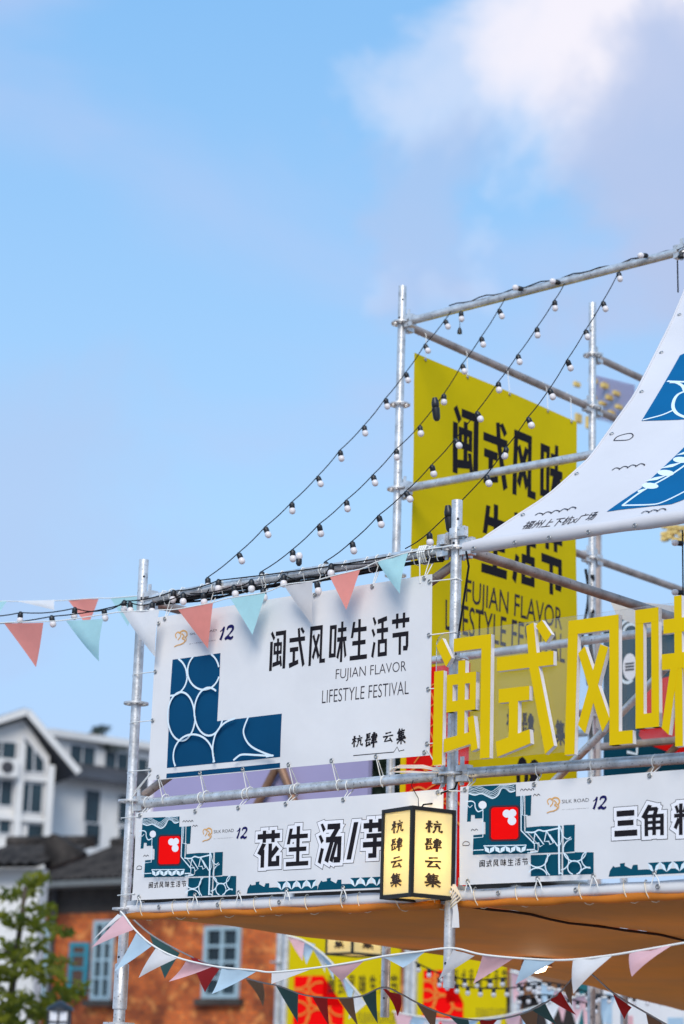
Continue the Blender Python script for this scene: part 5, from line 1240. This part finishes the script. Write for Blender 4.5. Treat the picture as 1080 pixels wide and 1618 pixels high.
# ---- blurred market beyond, under the awnings
def far_banner(label, px0, px1, pytop, Y, textbox, redbox, seed):
    F_ = Face((px0 + px1) / 2, 1550, Y, -36)
    a0 = F_(px0, 1540)[0]; a1 = F_(px1, 1540)[0]; zt_ = F_((px0 + px1) / 2, pytop)[1]
    t = thing('yellow_banner', label, 'banner', F_.w(0, 0))
    F_.slab(rc(a0, .4, a1, zt_), -.02, 0, 'cloth', YELB, t)
    S = lambda x, z, off=0.0: F_.w(x, z, off)
    x0, y0, x1, y1 = redbox; ra, rz1 = F_(x0, y0); rb_, _ = F_(x1, y0); rz0 = F_(x0, y1)[1]; w = rb_ - ra
    LPq = [(ra, .9), (ra + w, .9), (ra + w, rz0), (ra + w * .58, rz0), (ra + w * .58, rz1), (ra, rz1)]
    sheet([LPq], S, .004, 'red_block', REDP, t, maxlen=2); pol = []
    for k in range(9):
        q = circ(ra + w * (.1 + .42 * (k % 3)), rz1 - w * .3 * (k // 3) - w * .12 * (k % 2), w * .24, 24, ry=w * .2); q.append(q[0])
        for r in clipline(q, [LPq]): pol += ribbon(r, .022)
    sheet(pol, S, .008, 'orange_line', OLINE, t, maxlen=2)
    x0, y0, x1, y1 = textbox; p, q = F_(x0, y1), F_(x1, y0)
    for ch, g_ in title_row(TITLE, p[0], p[1], q[0], F_(x0, y0)[1], .05): sheet(g_, S, .004, 'character', INK, t, maxlen=2)
    latin('FUJIAN FLAVOR', p[0] + (q[0] - p[0]) * .45, p[1] - .36, q[0], p[1] - .2, S, .004, 'lettering', mat('olive_print', (.2, .17, .01), .6), t)
    latin('LIFESTYLE FESTIVAL', p[0] + (q[0] - p[0]) * .3, p[1] - .66, q[0], p[1] - .5, S, .004, 'lettering', mat('olive_print', (.2, .17, .01), .6), t)
    for e in (a0 - .08, a1 + .08): b = MB(); b.tube([F_.w(e, 0, -.06), F_.w(e, zt_ + .5, -.06)], .055, 10); b.build('post', STEEL, t, smooth=SM)
far_banner('blurred yellow banner with red circles under the left awning', 455, 631, 1470, 26, (518, 1541, 628, 1571), (465, 1542, 545, 1590), 1)
far_banner('blurred yellow banner with red circles under the right awning', 659, 799, 1478, 24, (716, 1532, 800, 1562), (669, 1533, 733, 1584), 2)
b = MB(); F_ = Face(645, 1560, 27, -36); b.prism(rc(F_(634, 1540)[0], .1, F_(657, 1540)[0], F_(640, 1480)[1]), F_.w, -.1, -.05)
tag(b.build('display_stand', mat('black_panel', (.015, .018, .022), .6), None), 'narrow black panel between the two far yellow banners', 'panel')
t = thing('market_post', 'slim steel post left of the far yellow banner', 'post', Vector((at(443, 1550, 27).x, 27, 0)))
b = MB(); pz = at(443, 1470, 27); b.tube([Vector((pz.x, 27, 0)), Vector((pz.x, 27, pz.z + .3))], .045, 10); b.build('tube', STEEL, t, smooth=SM)
for z in (2.2, 3.1): inst('rosette', RING, Matrix.Translation(Vector((pz.x, 27, z))) @ Matrix.Scale(1.8, 4), t)
# second lantern, far
lc = at(556, 1506, 17); lantern(lc, rad(40), .30, .36, 'blurred paper lantern half hidden behind the left awning')
# white stall backdrop, lower right
FR = Face(1015, 1580, 22, -30)
t = thing('white_backdrop', 'pale backdrop wall with pink and blue patches at the lower right', 'backdrop', FR.w(0, 0))
a0 = FR(952, 1560)[0]; a1 = FR(1160, 1560)[0]; FR.slab(rc(a0, .2, a1, FR(1000, 1530)[1]), -.05, 0, 'panel', VINYL, t)
for (x0, x1, y0, y1, mm_) in ((1002, 1014, 1552, 1575, PEN['pink']), (957, 967, 1570, 1618, PEN['blue']), (985, 1000, 1605, 1640, PEN['pink']), (1055, 1080, 1608, 1640, PEN['blue'])):
    q0, q1 = FR(x0, y1), FR(x1, y0); FR.slab(rc(q0[0], q0[1], q1[0], q1[1]), .003, .006, 'printed_patch', mm_, t)
def far_lights(label, pts, Y, n, big=1.35):
    t = thing('string_light', label, 'string light', at(*pts[0], Y), GRP); P = [at(x, y, Y) for x, y in smoothpts(pts, 8)]
    cord(P, t, 'cable', .006, WIRE)
    for k in range(n):
        f_ = (k + .5) / n * (len(P) - 1); p = P[int(f_)].lerp(P[min(int(f_) + 1, len(P) - 1)], f_ % 1)
        o = inst('bulb_socket', SKM, Matrix.Translation(p) @ Matrix.Scale(big, 4), t); g_ = bpy.data.objects.new('globe', GBM); COL.objects.link(g_); g_.parent = o
far_lights('upper string of dark sockets across the pale backdrop', [(940, 1548), (965, 1546), (1010, 1562), (1040, 1560), (1090, 1552)], 18, 7, .82)
far_lights('lower string of dark sockets across the pale backdrop', [(940, 1570), (985, 1576), (1040, 1576), (1090, 1572)], 18, 8, .82)
far_lights('blurred light string crossing the far yellow banners', [(655, 1520), (700, 1540), (750, 1548), (800, 1545)], 17, 8, .82)
far_lights('blurred light string low across the far yellow banners', [(690, 1545), (730, 1558), (790, 1562), (850, 1556)], 17, 9, .82)
far_lights('blurred light string over the orange stall', [(815, 1555), (860, 1552), (905, 1560), (945, 1575)], 17.5, 9, .82)
far_lights('blurred light string low over the orange stall', [(815, 1575), (860, 1572), (905, 1580), (945, 1590)], 17.5, 9, .82)
# orange stall and banners in the middle distance
FO = Face(880, 1560, 30, -36)
t = thing('orange_stall', 'blurred orange market stall front at the lower right of the middle', 'stall', FO.w(0, 0))
a0, a1 = FO(800, 1560)[0], FO(952, 1560)[0]; zt_ = FO(870, 1515)[1]
FO.slab(rc(a0, 0, a1, zt_), -.3, 0, 'wall', BRICK, t)
for i in range(6):
    x = a0 + (a1 - a0) * (i + .2) / 6; FO.slab(rc(x, .8, x + .16 + .08 * (i % 2), zt_ - .25), .01, .08, 'dark_upright', mat('dark_wood', (.03, .022, .02), .7), t)
FO.slab(rc(a0, zt_ - .5, a1, zt_ - .2), .085, .2, 'fascia', mat('brown_board', (.24, .10, .04), .7, var=.3, vscale=2), t)
FO.slab(rc(FO(925, 1560)[0], .5, FO(952, 1560)[0], zt_ - .3), .1, .25, 'teal_door', mat('stall_teal', (.01, .12, .14), .6), t)
def far_bunting(label, pts, Y, cols, w=.3, h_=.42):
    P = [at(x, y, Y) for x, y in smoothpts(pts, 10)]; t = thing('pennant_string', label, 'bunting', P[0], 'pennant strings'); cord(P, t, 'ribbon', .008)
    n = len(cols)
    for k, cn in enumerate(cols):
        i = int((k + .3) / n * (len(P) - 1)); p0 = P[i]; d = (P[min(i + 1, len(P) - 1)] - P[i - 1]).normalized(); p1 = p0 + d * w
        b = MB(); pennant_mesh(p0, p1, (p0 + p1) / 2 + Vector((random.uniform(-.08, .08), random.uniform(-.1, .1), -h_)), .04, b); b.build('pennant', PEN[cn], t, smooth=True, fix=False)
far_bunting('blurred pastel pennants hanging diagonally over the left yellow banner', [(452, 1478), (480, 1487), (510, 1508), (540, 1540), (570, 1575)], 15, ['pink', 'blue', 'white', 'blue', 'pink', 'blue', 'white'], .12, .15)
far_bunting('blurred pastel pennants low under the right awning', [(620, 1598), (660, 1606), (720, 1612), (790, 1606), (850, 1590), (930, 1570)], 19, ['pink', 'blue', 'white', 'pink', 'blue', 'white', 'pink', 'blue', 'white', 'pink'], .16, .22)
far_bunting('blurred pastel pennants in front of the orange stall', [(805, 1535), (840, 1545), (880, 1565), (920, 1580), (960, 1575)], 20, ['pink', 'white', 'blue', 'pink', 'white', 'pink', 'blue'], .16, .26)
